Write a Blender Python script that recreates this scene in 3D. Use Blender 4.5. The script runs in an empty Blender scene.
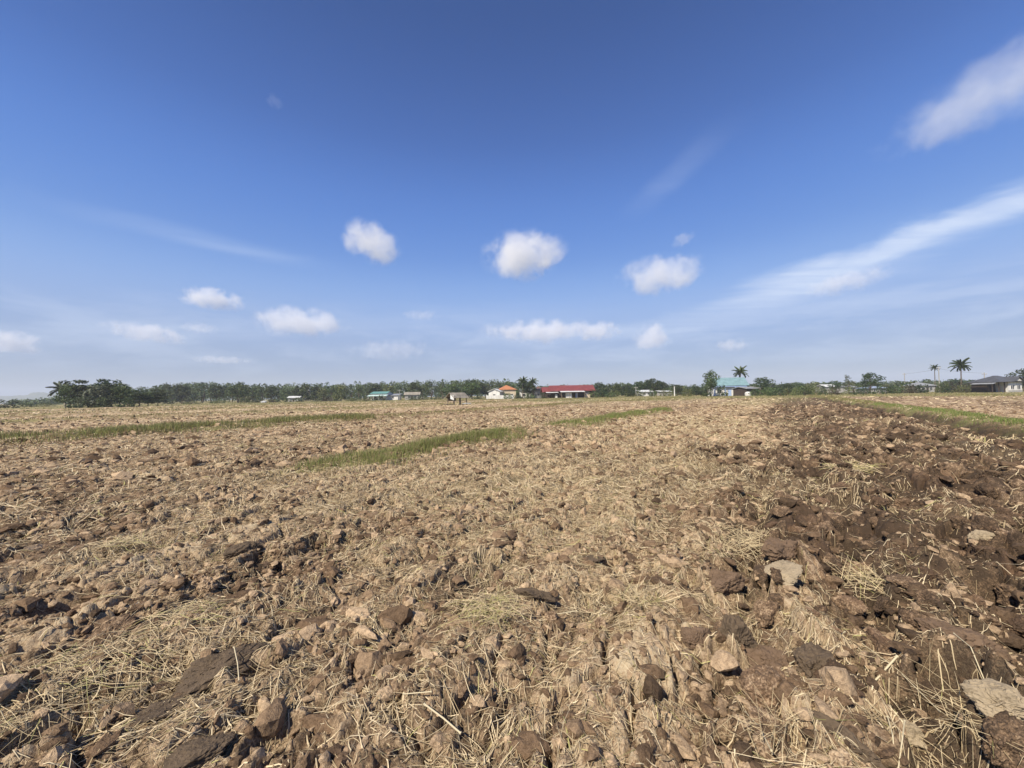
import bpy, math, random
import numpy as np
from mathutils import Vector, Matrix

SC = bpy.context.scene
COL = SC.collection
RNG = np.random.default_rng(7)
random.seed(7)
rad = math.radians

# ------------------------------------------------------------------ camera
FPX, CAMH = 385.0, 1.5
PITCH, ROLL = rad(1.65), rad(-0.95)
cam_d = bpy.data.cameras.new('camera')
cam = bpy.data.objects.new('camera', cam_d)
COL.objects.link(cam)
CROT = Matrix.Rotation(rad(90) + PITCH, 3, 'X') @ Matrix.Rotation(ROLL, 3, 'Z')
cam.matrix_world = Matrix.Translation((0, 0, CAMH)) @ CROT.to_4x4()
cam_d.sensor_width = 36.0
cam_d.lens = 36.0 * FPX / 1024.0
cam_d.clip_start = 0.05
cam_d.clip_end = 30000
SC.camera = cam


def direction(px, py):
    return (CROT @ Vector(((px - 512) / FPX, (384 - py) / FPX, -1.0))).normalized()


def at_depth(px, py, D):
    d = direction(px, py)
    return Vector((0, 0, CAMH)) + d * (D / d.y)


def on_ground(px, py):
    d = direction(px, py)
    return Vector((0, 0, CAMH)) + d * (CAMH / -d.z)


def px_at(px, D):          # world x of a picture column at depth D, at eye height
    return at_depth(px, 395 + (512 - px) * 0.0166, D).x


def top_z(px, py, D):      # world height of a picture row at depth D
    return at_depth(px, py, D).z


# ------------------------------------------------------------------ noise (numpy)
def _hash(ix, iy, seed):
    h = (ix.astype(np.int64) * 374761393 + iy.astype(np.int64) * 668265263 + seed * 974634777) & 0xFFFFFFFF
    h = ((h ^ (h >> 13)) * 1274126177) & 0xFFFFFFFF
    h = ((h ^ (h >> 16)) * 2246822519) & 0xFFFFFFFF
    h = h ^ (h >> 15)
    return h


def hash01(ix, iy, seed):
    return _hash(ix, iy, seed) / 4294967295.0


def vnoise(x, y, seed=0):
    ix, iy = np.floor(x), np.floor(y)
    fx, fy = x - ix, y - iy
    ux, uy = fx * fx * fx * (fx * (fx * 6 - 15) + 10), fy * fy * fy * (fy * (fy * 6 - 15) + 10)
    ix, iy = ix.astype(np.int64), iy.astype(np.int64)
    a, b = hash01(ix, iy, seed), hash01(ix + 1, iy, seed)
    c, d = hash01(ix, iy + 1, seed), hash01(ix + 1, iy + 1, seed)
    return a + (b - a) * ux + (c - a) * uy + (a - b - c + d) * ux * uy


def fbm(x, y, oct=4, seed=0, gain=0.5):
    s, a, n = 0.0, 1.0, 0.0
    c_, s_ = math.cos(0.6), math.sin(0.6)
    for o in range(oct):
        s = s + a * vnoise(x, y, seed + o * 17)
        n += a
        a *= gain
        x, y = (x * c_ - y * s_) * 2.03 + 5.2, (x * s_ + y * c_) * 2.03 - 3.1
    return s / n


def worley(x, y, seed):
    ix, iy = np.floor(x).astype(np.int64), np.floor(y).astype(np.int64)
    d1 = np.full(x.shape, 9.0)
    d2 = np.full(x.shape, 9.0)
    ida = np.zeros(x.shape)
    ddx = np.zeros(x.shape)
    ddy = np.zeros(x.shape)
    idb = np.zeros(x.shape)
    for j in (-1, 0, 1):
        for i in (-1, 0, 1):
            cx, cy = ix + i, iy + j
            hh = _hash(cx, cy, seed)
            fx = cx + 0.08 + 0.84 * ((hh & 0xFFFF) / 65535.0)
            fy = cy + 0.08 + 0.84 * (((hh >> 16) & 0xFFFF) / 65535.0)
            dx, dy = x - fx, y - fy
            d = dx * dx + dy * dy
            near = d < d1
            d2 = np.where(near, d1, np.minimum(d2, d))
            h2 = _hash(cx, cy, seed + 991)
            ida = np.where(near, (h2 & 0xFFFF) / 65535.0, ida)
            idb = np.where(near, ((h2 >> 16) & 0xFFFF) / 65535.0, idb)
            ddx = np.where(near, dx, ddx)
            ddy = np.where(near, dy, ddy)
            d1 = np.where(near, d, d1)
    return np.sqrt(d1), np.sqrt(d2), ida, idb, ddx, ddy


def sstep(a, b, x):
    t = np.clip((x - a) / (b - a), 0, 1)
    return t * t * (3 - 2 * t)


# ------------------------------------------------------------------ field layout
AZ = rad(35)
FX, FY = math.sin(AZ), math.cos(AZ)          # along the furrows
LX, LY = -math.cos(AZ), math.sin(AZ)         # across, to the left


def st(x, y):
    return x * FX + y * FY, x * LX + y * LY


BUNDS = [(7.9, 0.16, 0.55), (-6.6, 0.26, 0.75), (23.9, 0.2, 1.4), (47, 0.25, 0.8), (70, 0.25, 0.9),
         (96, 0.25, 0.9), (125, 0.25, 0.9), (-31, 0.25, 0.9), (-58, 0.25, 0.9)]


def wob(s, k):
    return 0.5 * np.sin(s * 0.11 + k) + 0.25 * np.sin(s * 0.31 + 2 * k)


def bund_d(s, t, k):
    return (t - BUNDS[k][0] - (wob(s, k) if k > 1 else 0.35 * wob(s, k)))


def rough_zone(s, t):
    """1 where the plough left big dark clods (right part of the near field)"""
    w = (1.3 + 2.6 * sstep(3, 14, s)) * (fbm(s * 0.30, t * 0.5, 6, 41, 0.65) - 0.5) * 2
    z = 1 - sstep(-1.0, 2.4, t + w + 0.8 * (1 - sstep(2.0, 4.0, s)))
    z = z * sstep(-6.4, -5.0, t)
    # a hollow strip with broken clods at the left edge of the near ground
    l = np.exp(-((t - 3.4 + w) / 0.55) ** 2) * (1 - sstep(1.5, 3.0, s))
    return np.clip(z + 0.25 * l, 0, 1)


def grassy(x, y):
    """grass-covered ground: beyond the ploughed land"""
    n = fbm(x * 0.05, y * 0.02, 3, 77)
    edge = np.where(x > 0, 72 - 0.12 * x, 125.0 - 0.05 * x)
    edge = np.where(x > 0, np.maximum(edge, 50), edge)
    edge = np.where(x < -60, 88.0, edge)
    return sstep(-6, 14, y - edge + (n - 0.5) * 46)


PITS = []
for (px_, py_, r_, d_) in ((985, 588, .15, .22), (958, 695, .13, .24), (856, 668, .06, .14), (722, 652, .055, .2), (766, 584, .06, .14), (690, 582, .06, .12),
                           (1012, 562, .14, .2), (12, 585, .2, .16), (38, 748, .09, .17), (846, 502, .2, .2), (926, 556, .1, .18), (945, 575, .09, .16),
                           (726, 738, .05, .13), (312, 545, .10, .1), (60, 602, .12, .1), (800, 748, .05, .1), (870, 590, .09, .12), (800, 520, .16, .16),
                           (255, 562, .1, .1), (610, 560, .08, .1), (486, 560, .07, .08), (640, 700, .04, .08), (480, 690, .04, .06), (960, 480, .3, .2),
                           (895, 470, .3, .2), (760, 480, .2, .14), (700, 460, .2, .14), (250, 675, .06, .05), (270, 735, .06, .06)):
    g_ = on_ground(px_, py_)
    PITS.append((g_.x, g_.y, r_, d_))


def soil(x, y, fine=True):
    s, t = st(x, y)
    r = np.sqrt(x * x + y * y)
    rz = rough_zone(s, t)
    g = grassy(x, y)
    wx = (fbm(s * 2.2, t * 2.2, 3, 3) - 0.5)
    wy = (fbm(s * 2.2 + 40, t * 2.2 + 9, 3, 5) - 0.5)
    h = 0.10 * (fbm(s * 0.35, t * 0.55, 3, 11) - 0.5) + 0.05 * (fbm(s * 0.9, t * 1.5, 3, 13) - 0.5)
    h = h + (0.042 + 0.03 * rz) * np.cos(2 * math.pi * (t / 0.82 + 0.25 * (fbm(s * 0.4, t * 0.3, 2, 19) - 0.5) * 2))
    # large turned slabs
    F1, F2, a, b, dx, dy = worley(s / 0.42 + wx * 0.8, t / 0.27 + wy * 0.8, 23)
    A = 0.048 + 0.085 * rz
    edge = sstep(0.0, 0.17, F2 - F1)
    h1 = A * (1.1 * (a - 0.45) + 1.5 * (b - 0.5) * dy + 0.9 * (a * 7 % 1 - 0.5) * dx - 0.35 * F1 * F1) * edge - A * 1.15 * (1 - edge) ** 2
    # fist-sized clods
    G1, G2, a2, b2, ex, ey = worley(s / 0.125 + wx * 2.2, t / 0.095 + wy * 2.2, 29)
    e2 = sstep(0.0, 0.3, G2 - G1)
    A2 = 0.041 + 0.024 * rz
    keep2 = sstep(0.25, 0.55, fbm(s * 1.7 + 3, t * 1.7, 3, 31))
    h2 = A2 * ((a2 - 0.35) + 1.4 * (b2 - 0.5) * ey + 0.8 * (a2 * 9 % 1 - 0.5) * ex - 0.5 * G1 * G1) * e2 * (0.45 + 0.55 * keep2) - A2 * 0.35 * (1 - e2) ** 2
    h = h + h1 + h2
    nr = 1 - sstep(9, 22, r)
    h = h + nr * (0.013 + 0.026 * rz) * (np.abs(fbm(s * 7.0, t * 9.0, 4, 51, 0.6) - 0.5) * 2 - 0.25)
    for (qx, qy, qr, qd) in PITS:
        m_ = (np.abs(x - qx) < qr * 3) & (np.abs(y - qy) < qr * 3)
        if m_.any():
            ds, dt = (x[m_] - qx) * FX + (y[m_] - qy) * FY, (x[m_] - qx) * LX + (y[m_] - qy) * LY
            e_ = np.hypot(ds / 1.5, dt) / qr + 0.8 * wx[m_] + 0.8 * wy[m_]
            h[m_] -= qd * 1.15 * np.exp(-np.abs(e_) ** 5) - 0.35 * qd * np.exp(-((e_ - 1.35) / 0.3) ** 2)
    tone = 0.5 * a + 0.35 * a2 + 0.15 * b
    if fine:
        fade = 1 - sstep(7, 16, r)
        K1, K2, a3, b3, gx, gy = worley(s / 0.042 + wx * 5, t / 0.036 + wy * 5, 37)
        h3 = 0.013 * ((a3 - 0.3) + 1.2 * (b3 - 0.5) * gy - 0.6 * K1 * K1) * sstep(0, 0.35, K2 - K1)
        h = h + h3 * fade + 0.020 * fade * (fbm(x * 40, y * 40, 4, 43, 0.65) - 0.5)
    far = sstep(14, 40, r)
    h = h + far * 0.20 * np.abs(fbm(x * 1.5, y * 1.5, 4, 47, 0.6) - 0.5) + far * 0.06 * (fbm(x * 4, y * 4, 2, 46) - 0.5) + far * 0.12 * (fbm(s * 0.25, t * 0.9, 3, 48) - 0.5)
    calm = 1 - 0.85 * g
    bh = np.zeros_like(x)
    bm = np.zeros_like(x)
    for k, (t0, hh, w) in enumerate(BUNDS):
        d = bund_d(s, t, k)
        q = np.exp(-(d / w) ** 4)
        if k == 0:
            q = q * (0.45 + 0.55 * sstep(6.5, 9.5, s))
        bh = bh + hh * q
        if k == 1:   # a cut ditch on the near side of the right bund
            bh = bh - 0.32 * np.exp(-((d - 1.1) / 0.34) ** 2)
        bm = np.maximum(bm, q)
    h = h * calm * (1 - 0.6 * bm) + bh * (1 - g * 0.7)
    return h, tone, rz, g, bm


def soil_z(x, y):
    return soil(np.asarray(x, float), np.asarray(y, float))[0]


# ------------------------------------------------------------------ materials
def new_mat(name):
    m = bpy.data.materials.new(name)
    m.use_nodes = True
    nt = m.node_tree
    nt.nodes.clear()
    return m, nt, nt.nodes, nt.links


class NB:
    """small node helper"""
    def __init__(self, name):
        self.m, self.nt, self.N, self.L = new_mat(name)
        self.out = self.N.new('ShaderNodeOutputMaterial')

    def n(self, typ, **kw):
        x = self.N.new(typ)
        for k, v in kw.items():
            setattr(x, k, v)
        return x

    def link(self, a, b):
        self.L.new(a, b)

    def val(self, sock, v):
        if isinstance(v, bpy.types.NodeSocket):
            self.link(v, sock)
        else:
            sock.default_value = v

    def math(self, op, a, b=0.0, c=None, clamp=False):
        x = self.n('ShaderNodeMath', operation=op, use_clamp=clamp)
        self.val(x.inputs[0], a)
        self.val(x.inputs[1], b)
        if c is not None:
            self.val(x.inputs[2], c)
        return x.outputs[0]

    def noise(self, vec, scale, detail=4, rough=0.55, dist=0.0):
        x = self.n('ShaderNodeTexNoise')
        if vec is not None:
            self.link(vec, x.inputs['Vector'])
        x.inputs['Scale'].default_value = scale
        x.inputs['Detail'].default_value = detail
        x.inputs['Roughness'].default_value = rough
        x.inputs['Distortion'].default_value = dist
        return x.outputs['Fac']

    def ramp(self, fac, stops):
        x = self.n('ShaderNodeValToRGB')
        cr = x.color_ramp
        while len(cr.elements) < len(stops):
            cr.elements.new(0.5)
        for e, (p, c) in zip(cr.elements, stops):
            e.position = p
            e.color = (*c, 1) if len(c) == 3 else c
        self.val(x.inputs[0], fac)
        return x.outputs[0]

    def mix(self, fac, a, b, mode='MIX'):
        x = self.n('ShaderNodeMix', data_type='RGBA', blend_type=mode)
        self.val(x.inputs[0], fac)
        self.val(x.inputs[6], a if isinstance(a, bpy.types.NodeSocket) else (*a, 1))
        self.val(x.inputs[7], b if isinstance(b, bpy.types.NodeSocket) else (*b, 1))
        return x.outputs[2]

    def maprange(self, v, a, b, c=0.0, d=1.0, smooth=False):
        x = self.n('ShaderNodeMapRange')
        if smooth:
            x.interpolation_type = 'SMOOTHSTEP'
        self.val(x.inputs[0], v)
        for i, k in enumerate((a, b, c, d)):
            x.inputs[1 + i].default_value = k
        return x.outputs[0]

    def principled(self, col, rough=0.9, spec=0.2, normal=None, metallic=0.0):
        p = self.n('ShaderNodeBsdfPrincipled')
        self.val(p.inputs['Base Color'], col if isinstance(col, bpy.types.NodeSocket) else (*col, 1))
        self.val(p.inputs['Roughness'], rough)
        p.inputs['Specular IOR Level'].default_value = spec
        p.inputs['Metallic'].default_value = metallic
        if normal is not None:
            self.link(normal, p.inputs['Normal'])
        return p

    def bump(self, h, strength, dist):
        b = self.n('ShaderNodeBump')
        b.inputs['Strength'].default_value = strength
        b.inputs['Distance'].default_value = dist
        self.link(h, b.inputs['Height'])
        return b.outputs[0]

    def surf(self, p):
        self.link(p.outputs[0], self.out.inputs['Surface'])
        return self.m


C_DARK = (0.066, 0.046, 0.031)
C_BROWN = (0.180, 0.120, 0.074)
C_TAN = (0.445, 0.328, 0.212)
C_STRAW = (0.57, 0.45, 0.27)


def soil_colour(nb, pos, tone):
    """tone 0 = damp dark clay, 1 = dry pale crust"""
    n1 = nb.noise(pos, 1.6, 5, 0.6)
    n2 = nb.noise(pos, 17, 6, 0.62)
    n3 = nb.noise(pos, 95, 4, 0.6)
    v = nb.math('ADD', nb.math('MULTIPLY', nb.math('SUBTRACT', n1, 0.5), 0.55), tone)
    v = nb.math('ADD', v, nb.math('MULTIPLY', nb.math('SUBTRACT', n2, 0.5), 1.25))
    v = nb.math('ADD', v, nb.math('MULTIPLY', nb.math('SUBTRACT', n3, 0.5), 1.25))
    c = nb.ramp(v, [(0.12, C_DARK), (0.42, C_BROWN), (0.70, C_TAN), (0.98, (0.50, 0.41, 0.28))])
    red = nb.maprange(nb.noise(pos, 2.3, 3), 0.48, 0.74, 0, 0.36)
    c = nb.mix(red, c, (0.215, 0.125, 0.078), 'MIX')
    return c, n2, n3


def make_ground_mat():
    nb = NB('tilled_earth')
    tc = nb.n('ShaderNodeTexCoord')
    pos = tc.outputs['Object']
    a = nb.n('ShaderNodeAttribute', attribute_name='soil')
    sep = nb.n('ShaderNodeSeparateColor')
    nb.link(a.outputs['Color'], sep.inputs[0])
    tone, green, straw = sep.outputs[0], sep.outputs[1], sep.outputs[2]
    c, n2, n3 = soil_colour(nb, pos, tone)
    # fine chaff between the stalks
    ch = nb.noise(pos, 60, 5, 0.7, 1.2)
    chaff = nb.math('MULTIPLY', nb.maprange(ch, 0.42, 0.62), straw)
    c = nb.mix(nb.math('MULTIPLY', chaff, 0.75), c, C_STRAW)
    # low grass cover
    gn = nb.noise(pos, 0.7, 5, 0.65)
    gcol = nb.ramp(nb.noise(pos, 3.0, 5, 0.7), [(0.3, (0.12, 0.135, 0.045)), (0.5, (0.21, 0.20, 0.08)), (0.68, (0.36, 0.29, 0.15))])
    gm = nb.math('MULTIPLY', green, nb.maprange(gn, 0.32, 0.56, 0.15, 1.0), clamp=True)
    c = nb.mix(gm, c, gcol)
    bh = nb.math('ADD', nb.math('MULTIPLY', n3, 0.6), n2)
    f = nb.noise(pos, 320, 3, 0.6)
    bh = nb.math('ADD', bh, nb.math('MULTIPLY', f, 0.3))
    p = nb.principled(c, 0.95, 0.12, nb.bump(bh, 0.9, 0.022))
    return nb.surf(p)


def make_clod_mat(name='clod_earth', t0=0.17, t1=0.40):
    nb = NB(name)
    tc = nb.n('ShaderNodeTexCoord')
    geo = nb.n('ShaderNodeNewGeometry')
    oi = nb.n('ShaderNodeObjectInfo')
    tone = nb.math('ADD', nb.math('MULTIPLY', oi.outputs['Random'], t1), t0)
    # pale dried crust keeps to the upper side of each clod
    c, n2, n3 = soil_colour(nb, geo.outputs['Position'], tone)
    f = nb.noise(geo.outputs['Position'], 260, 3, 0.6)
    bh = nb.math('ADD', nb.math('ADD', nb.math('MULTIPLY', n3, 0.7), n2), nb.math('MULTIPLY', f, 0.3))
    p = nb.principled(c, 0.93, 0.15, nb.bump(bh, 0.8, 0.014))
    return nb.surf(p)


def make_attr_mat(name, attr, rough=0.7, spec=0.25, transl=0.0):
    nb = NB(name)
    a = nb.n('ShaderNodeAttribute', attribute_name=attr)
    p = nb.principled(a.outputs['Color'], rough, spec)
    if transl > 0:
        t = nb.n('ShaderNodeBsdfTranslucent')
        nb.link(a.outputs['Color'], t.inputs[0])
        mx = nb.n('ShaderNodeMixShader')
        mx.inputs[0].default_value = transl
        nb.link(p.outputs[0], mx.inputs[1])
        nb.link(t.outputs[0], mx.inputs[2])
        nb.link(mx.outputs[0], nb.out.inputs['Surface'])
        return nb.m
    return nb.surf(p)


def make_paint(name, col, rough=0.6, spec=0.3, var=0.25, scale=2.0, streak=False):
    nb = NB(name)
    tc = nb.n('ShaderNodeTexCoord')
    v = tc.outputs['Object']
    if streak:
        mp = nb.n('ShaderNodeMapping')
        mp.inputs['Scale'].default_value = (1, 1, 0.2)
        nb.link(v, mp.inputs[0])
        v = mp.outputs[0]
    n = nb.noise(v, scale, 5, 0.6)
    dark = tuple(c * (1 - var) for c in col)
    lite = tuple(min(1, c * (1 + var * 0.5)) for c in col)
    c = nb.ramp(n, [(0.3, dark), (0.5, col), (0.7, lite)])
    return nb.surf(nb.principled(c, rough, spec))


def make_leaf(name, c0, c1, c2):
    nb = NB(name)
    geo = nb.n('ShaderNodeNewGeometry')
    oi = nb.n('ShaderNodeObjectInfo')
    a = nb.n('ShaderNodeAttribute', attribute_name='tint')
    n = nb.noise(geo.outputs['Position'], 0.55, 3, 0.6)
    v = nb.math('ADD', nb.math('MULTIPLY', n, 0.55), nb.math('MULTIPLY', a.outputs['Fac'], 0.45))
    c = nb.ramp(v, [(0.25, c0), (0.5, c1), (0.75, c2)])
    hs = nb.n('ShaderNodeHueSaturation')
    nb.link(c, hs.inputs['Color'])
    nb.link(nb.maprange(oi.outputs['Random'], 0, 1, 0.485, 0.515), hs.inputs['Hue'])
    nb.link(nb.maprange(oi.outputs['Random'], 0, 1, 0.75, 1.2), hs.inputs['Value'])
    p = nb.principled(hs.outputs[0], 0.55, 0.3)
    t = nb.n('ShaderNodeBsdfTranslucent')
    nb.link(hs.outputs[0], t.inputs[0])
    mx = nb.n('ShaderNodeMixShader')
    mx.inputs[0].default_value = 0.25
    nb.link(p.outputs[0], mx.inputs[1])
    nb.link(t.outputs[0], mx.inputs[2])
    nb.link(mx.outputs[0], nb.out.inputs['Surface'])
    return nb.m


M_GROUND = make_ground_mat()
M_CLOD = make_clod_mat('clod_earth', 0.30, 0.34)
M_CLODDAMP = make_clod_mat('damp_clod_earth', 0.05, 0.36)
M_STRAW = make_attr_mat('dry_straw', 'tint', 0.6, 0.3, 0.15)
def make_crumb_mat():
    nb = NB('crumb_earth')
    geo = nb.n('ShaderNodeNewGeometry')
    a = nb.n('ShaderNodeAttribute', attribute_name='tint')
    n2 = nb.noise(geo.outputs['Position'], 45, 5, 0.65)
    n3 = nb.noise(geo.outputs['Position'], 190, 3, 0.6)
    v = nb.math('ADD', nb.math('MULTIPLY', n2, 0.6), nb.math('MULTIPLY', n3, 0.4))
    c = nb.mix(1.0, a.outputs['Color'], nb.ramp(v, [(0.32, (0.42, 0.38, 0.34)), (0.5, (0.95, 0.95, 0.95)), (0.66, (1.5, 1.48, 1.42))]), 'MULTIPLY')
    return nb.surf(nb.principled(c, 0.95, 0.1, nb.bump(nb.math('ADD', n2, nb.math('MULTIPLY', n3, 0.5)), 0.9, 0.012)))


M_CRUMB = make_crumb_mat()
M_GRASS = make_attr_mat('grass_blade', 'tint', 0.6, 0.25, 0.3)
M_LEAF = {
    'dark': make_leaf('dark_leaf', (0.026, 0.042, 0.017), (0.051, 0.077, 0.028), (0.090, 0.120, 0.044)),
    'mid': make_leaf('mid_leaf', (0.041, 0.060, 0.021), (0.074, 0.106, 0.037), (0.132, 0.169, 0.060)),
    'pale': make_leaf('pale_leaf', (0.072, 0.090, 0.032), (0.132, 0.157, 0.051), (0.209, 0.209, 0.084)),
    'grey': make_leaf('grey_leaf', (0.054, 0.072, 0.039), (0.103, 0.126, 0.072), (0.181, 0.204, 0.120)),
    'brown': make_leaf('dry_leaf', (0.05, 0.042, 0.025), (0.085, 0.075, 0.042), (0.13, 0.11, 0.06)),
}
M_BARK = make_paint('bark', (0.13, 0.105, 0.08), 0.9, 0.1, 0.4, 3)
M_PALEBARK = make_paint('pale_bark', (0.42, 0.38, 0.32), 0.9, 0.1, 0.3, 3)
M_WHITE = make_paint('white_paint', (0.64, 0.63, 0.60), 0.7, 0.3, 0.28, 1.2, True)
M_CREAM = make_paint('cream_paint', (0.62, 0.52, 0.38), 0.7, 0.3, 0.12, 1.2, True)
M_BLUEWALL = make_paint('pale_blue_paint', (0.30, 0.40, 0.62), 0.7, 0.3, 0.12, 1.2, True)
M_GREYWALL = make_paint('cement_render', (0.34, 0.33, 0.31), 0.85, 0.2, 0.2, 1.2, True)
M_DARKWOOD_AND_SHADE = make_paint('dark_timber_and_shade', (0.055, 0.042, 0.035), 0.8, 0.2, 0.35, 2)  # timber parts, and the shadow painted into the low grey hut's wall
M_WOOD = make_paint('weathered_timber', (0.20, 0.165, 0.125), 0.9, 0.1, 0.35, 4)
M_GLASS = make_paint('window_glass', (0.03, 0.035, 0.045), 0.15, 0.5, 0.2, 1)


def make_roof(name, col, rib=3.0, var=0.2, rough=0.5):
    nb = NB(name)
    tc = nb.n('ShaderNodeTexCoord')
    v = tc.outputs['Object']
    n = nb.noise(v, 0.9, 5, 0.6)
    dark = tuple(c * (1 - var) for c in col)
    lite = tuple(min(1, c * (1 + var)) for c in col)
    c = nb.ramp(n, [(0.3, dark), (0.5, col), (0.7, lite)])
    w = nb.n('ShaderNodeTexWave')
    w.wave_type = 'BANDS'
    w.bands_direction = 'X'
    w.inputs['Scale'].default_value = rib
    nb.link(v, w.inputs[0])
    return nb.surf(nb.principled(c, rough, 0.35, nb.bump(w.outputs['Fac'], 0.6, 0.05)))


R_RED = make_roof('red_metal_roof', (0.20, 0.052, 0.052))
R_TEAL = make_roof('teal_metal_roof', (0.12, 0.27, 0.24))
R_PALETEAL = make_roof('pale_blue_green_roof', (0.19, 0.30, 0.32))
R_ORANGE = make_roof('orange_tile_roof', (0.48, 0.20, 0.09), 4)
R_GREY = make_roof('grey_sheet_roof', (0.27, 0.28, 0.29))
R_DARK = make_roof('dark_tile_roof', (0.085, 0.088, 0.095), 4)
R_BROWN = make_roof('brown_tile_roof', (0.17, 0.10, 0.075), 4)
R_PALE = make_roof('pale_sheet_roof', (0.62, 0.63, 0.62))
R_BLUEGREY = make_roof('blue_grey_roof', (0.27, 0.32, 0.42))
R_THATCH = make_roof('weathered_sheet_roof', (0.30, 0.27, 0.22), 5, 0.45, 0.8)


# ------------------------------------------------------------------ object helpers
def tag(o, label=None, cat=None, group=None, kind=None):
    if label: o['label'] = label
    if cat: o['category'] = cat
    if group: o['group'] = group
    if kind: o['kind'] = kind
    return o


def link_mesh(name, me, mat=None, parent=None):
    o = bpy.data.objects.new(name, me)
    COL.objects.link(o)
    if mat is not None and not me.materials:
        me.materials.append(mat)
    if parent is not None:
        o.parent = parent
    return o


def np_mesh(name, verts, faces, n=4, smooth=False, colour=None, colour_name='tint', per_face=None):
    """faces: (F,n) int array, or flat loops with equal n"""
    me = bpy.data.meshes.new(name)
    verts = np.asarray(verts, np.float32)
    faces = np.asarray(faces, np.int32).reshape(-1, n)
    me.vertices.add(len(verts))
    me.vertices.foreach_set('co', verts.ravel())
    me.loops.add(faces.size)
    me.loops.foreach_set('vertex_index', faces.ravel())
    me.polygons.add(len(faces))
    me.polygons.foreach_set('loop_start', np.arange(0, faces.size, n, dtype=np.int32))
    if smooth:
        me.polygons.foreach_set('use_smooth', np.ones(len(faces), bool))
    else:
        me.polygons.foreach_set('use_smooth', np.zeros(len(faces), bool))
    if colour is not None:
        c = np.asarray(colour, np.float32)
        if c.ndim == 1:
            at = me.attributes.new(colour_name, 'FLOAT', 'POINT')
            at.data.foreach_set('value', c)
        else:
            at = me.attributes.new(colour_name, 'FLOAT_COLOR', 'POINT')
            c4 = np.ones((len(c), 4), np.float32)
            c4[:, :3] = c
            at.data.foreach_set('color', c4.ravel())
    me.update(calc_edges=True)
    return me


def empty(name, loc, rz=0.0):
    o = bpy.data.objects.new(name, None)
    o.empty_display_size = 0.3
    o.location = loc
    o.rotation_euler = (0, 0, rz)
    COL.objects.link(o)
    return o


def copy_tree(o, parent=None):
    c = o.copy()
    COL.objects.link(c)
    if parent is not None:
        c.parent = parent
    for ch in list(o.children):
        copy_tree(ch, c)
    return c


class MB:
    """collects boxes, prisms and tubes into one mesh"""
    def __init__(self):
        self.v, self.f = [], []

    def add(self, vs, fs):
        b = len(self.v)
        self.v += [tuple(p) for p in vs]
        self.f += [tuple(b + i for i in f) for f in fs]

    def box(self, x0, x1, y0, y1, z0, z1):
        v = [(x0, y0, z0), (x1, y0, z0), (x1, y1, z0), (x0, y1, z0), (x0, y0, z1), (x1, y0, z1), (x1, y1, z1), (x0, y1, z1)]
        self.add(v, [(3, 2, 1, 0), (4, 5, 6, 7), (0, 1, 5, 4), (1, 2, 6, 5), (2, 3, 7, 6), (3, 0, 4, 7)])
        return self

    def slab(self, p, th):
        """thick sheet over a quad p (counter-clockwise from above)"""
        q = [Vector(a) for a in p]
        nrm = (q[1] - q[0]).cross(q[-1] - q[0]).normalized()
        n = len(q)
        lo = [a - nrm * th for a in q]
        fs = [tuple(range(n)), tuple(range(2 * n - 1, n - 1, -1))]
        for i in range(n):
            j = (i + 1) % n
            fs.append((i, n + i, n + j, j))
        self.add(q + lo, fs)
        return self

    def tube(self, pts, rads, sides=6):
        pts = [Vector(p) for p in pts]
        n = len(pts)
        vs, fs = [], []
        for i, p in enumerate(pts):
            d = (pts[min(i + 1, n - 1)] - pts[max(i - 1, 0)]).normalized()
            u = d.orthogonal().normalized() if abs(d.z) < 0.9 else d.cross(Vector((0, 1, 0))).normalized()
            w = d.cross(u)
            for k in range(sides):
                a = 2 * math.pi * k / sides
                vs.append(p + (u * math.cos(a) + w * math.sin(a)) * rads[i])
        for i in range(n - 1):
            for k in range(sides):
                k2 = (k + 1) % sides
                fs.append((i * sides + k, i * sides + k2, (i + 1) * sides + k2, (i + 1) * sides + k))
        fs.append(tuple(range(sides - 1, -1, -1)))
        fs.append(tuple((n - 1) * sides + k for k in range(sides)))
        self.add(vs, fs)
        return self

    def mesh(self, name):
        me = bpy.data.meshes.new(name)
        me.from_pydata(self.v, [], self.f)
        me.update()
        return me

    def build(self, name, mat, parent=None):
        return link_mesh(name, self.mesh(name), mat, parent)


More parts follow.
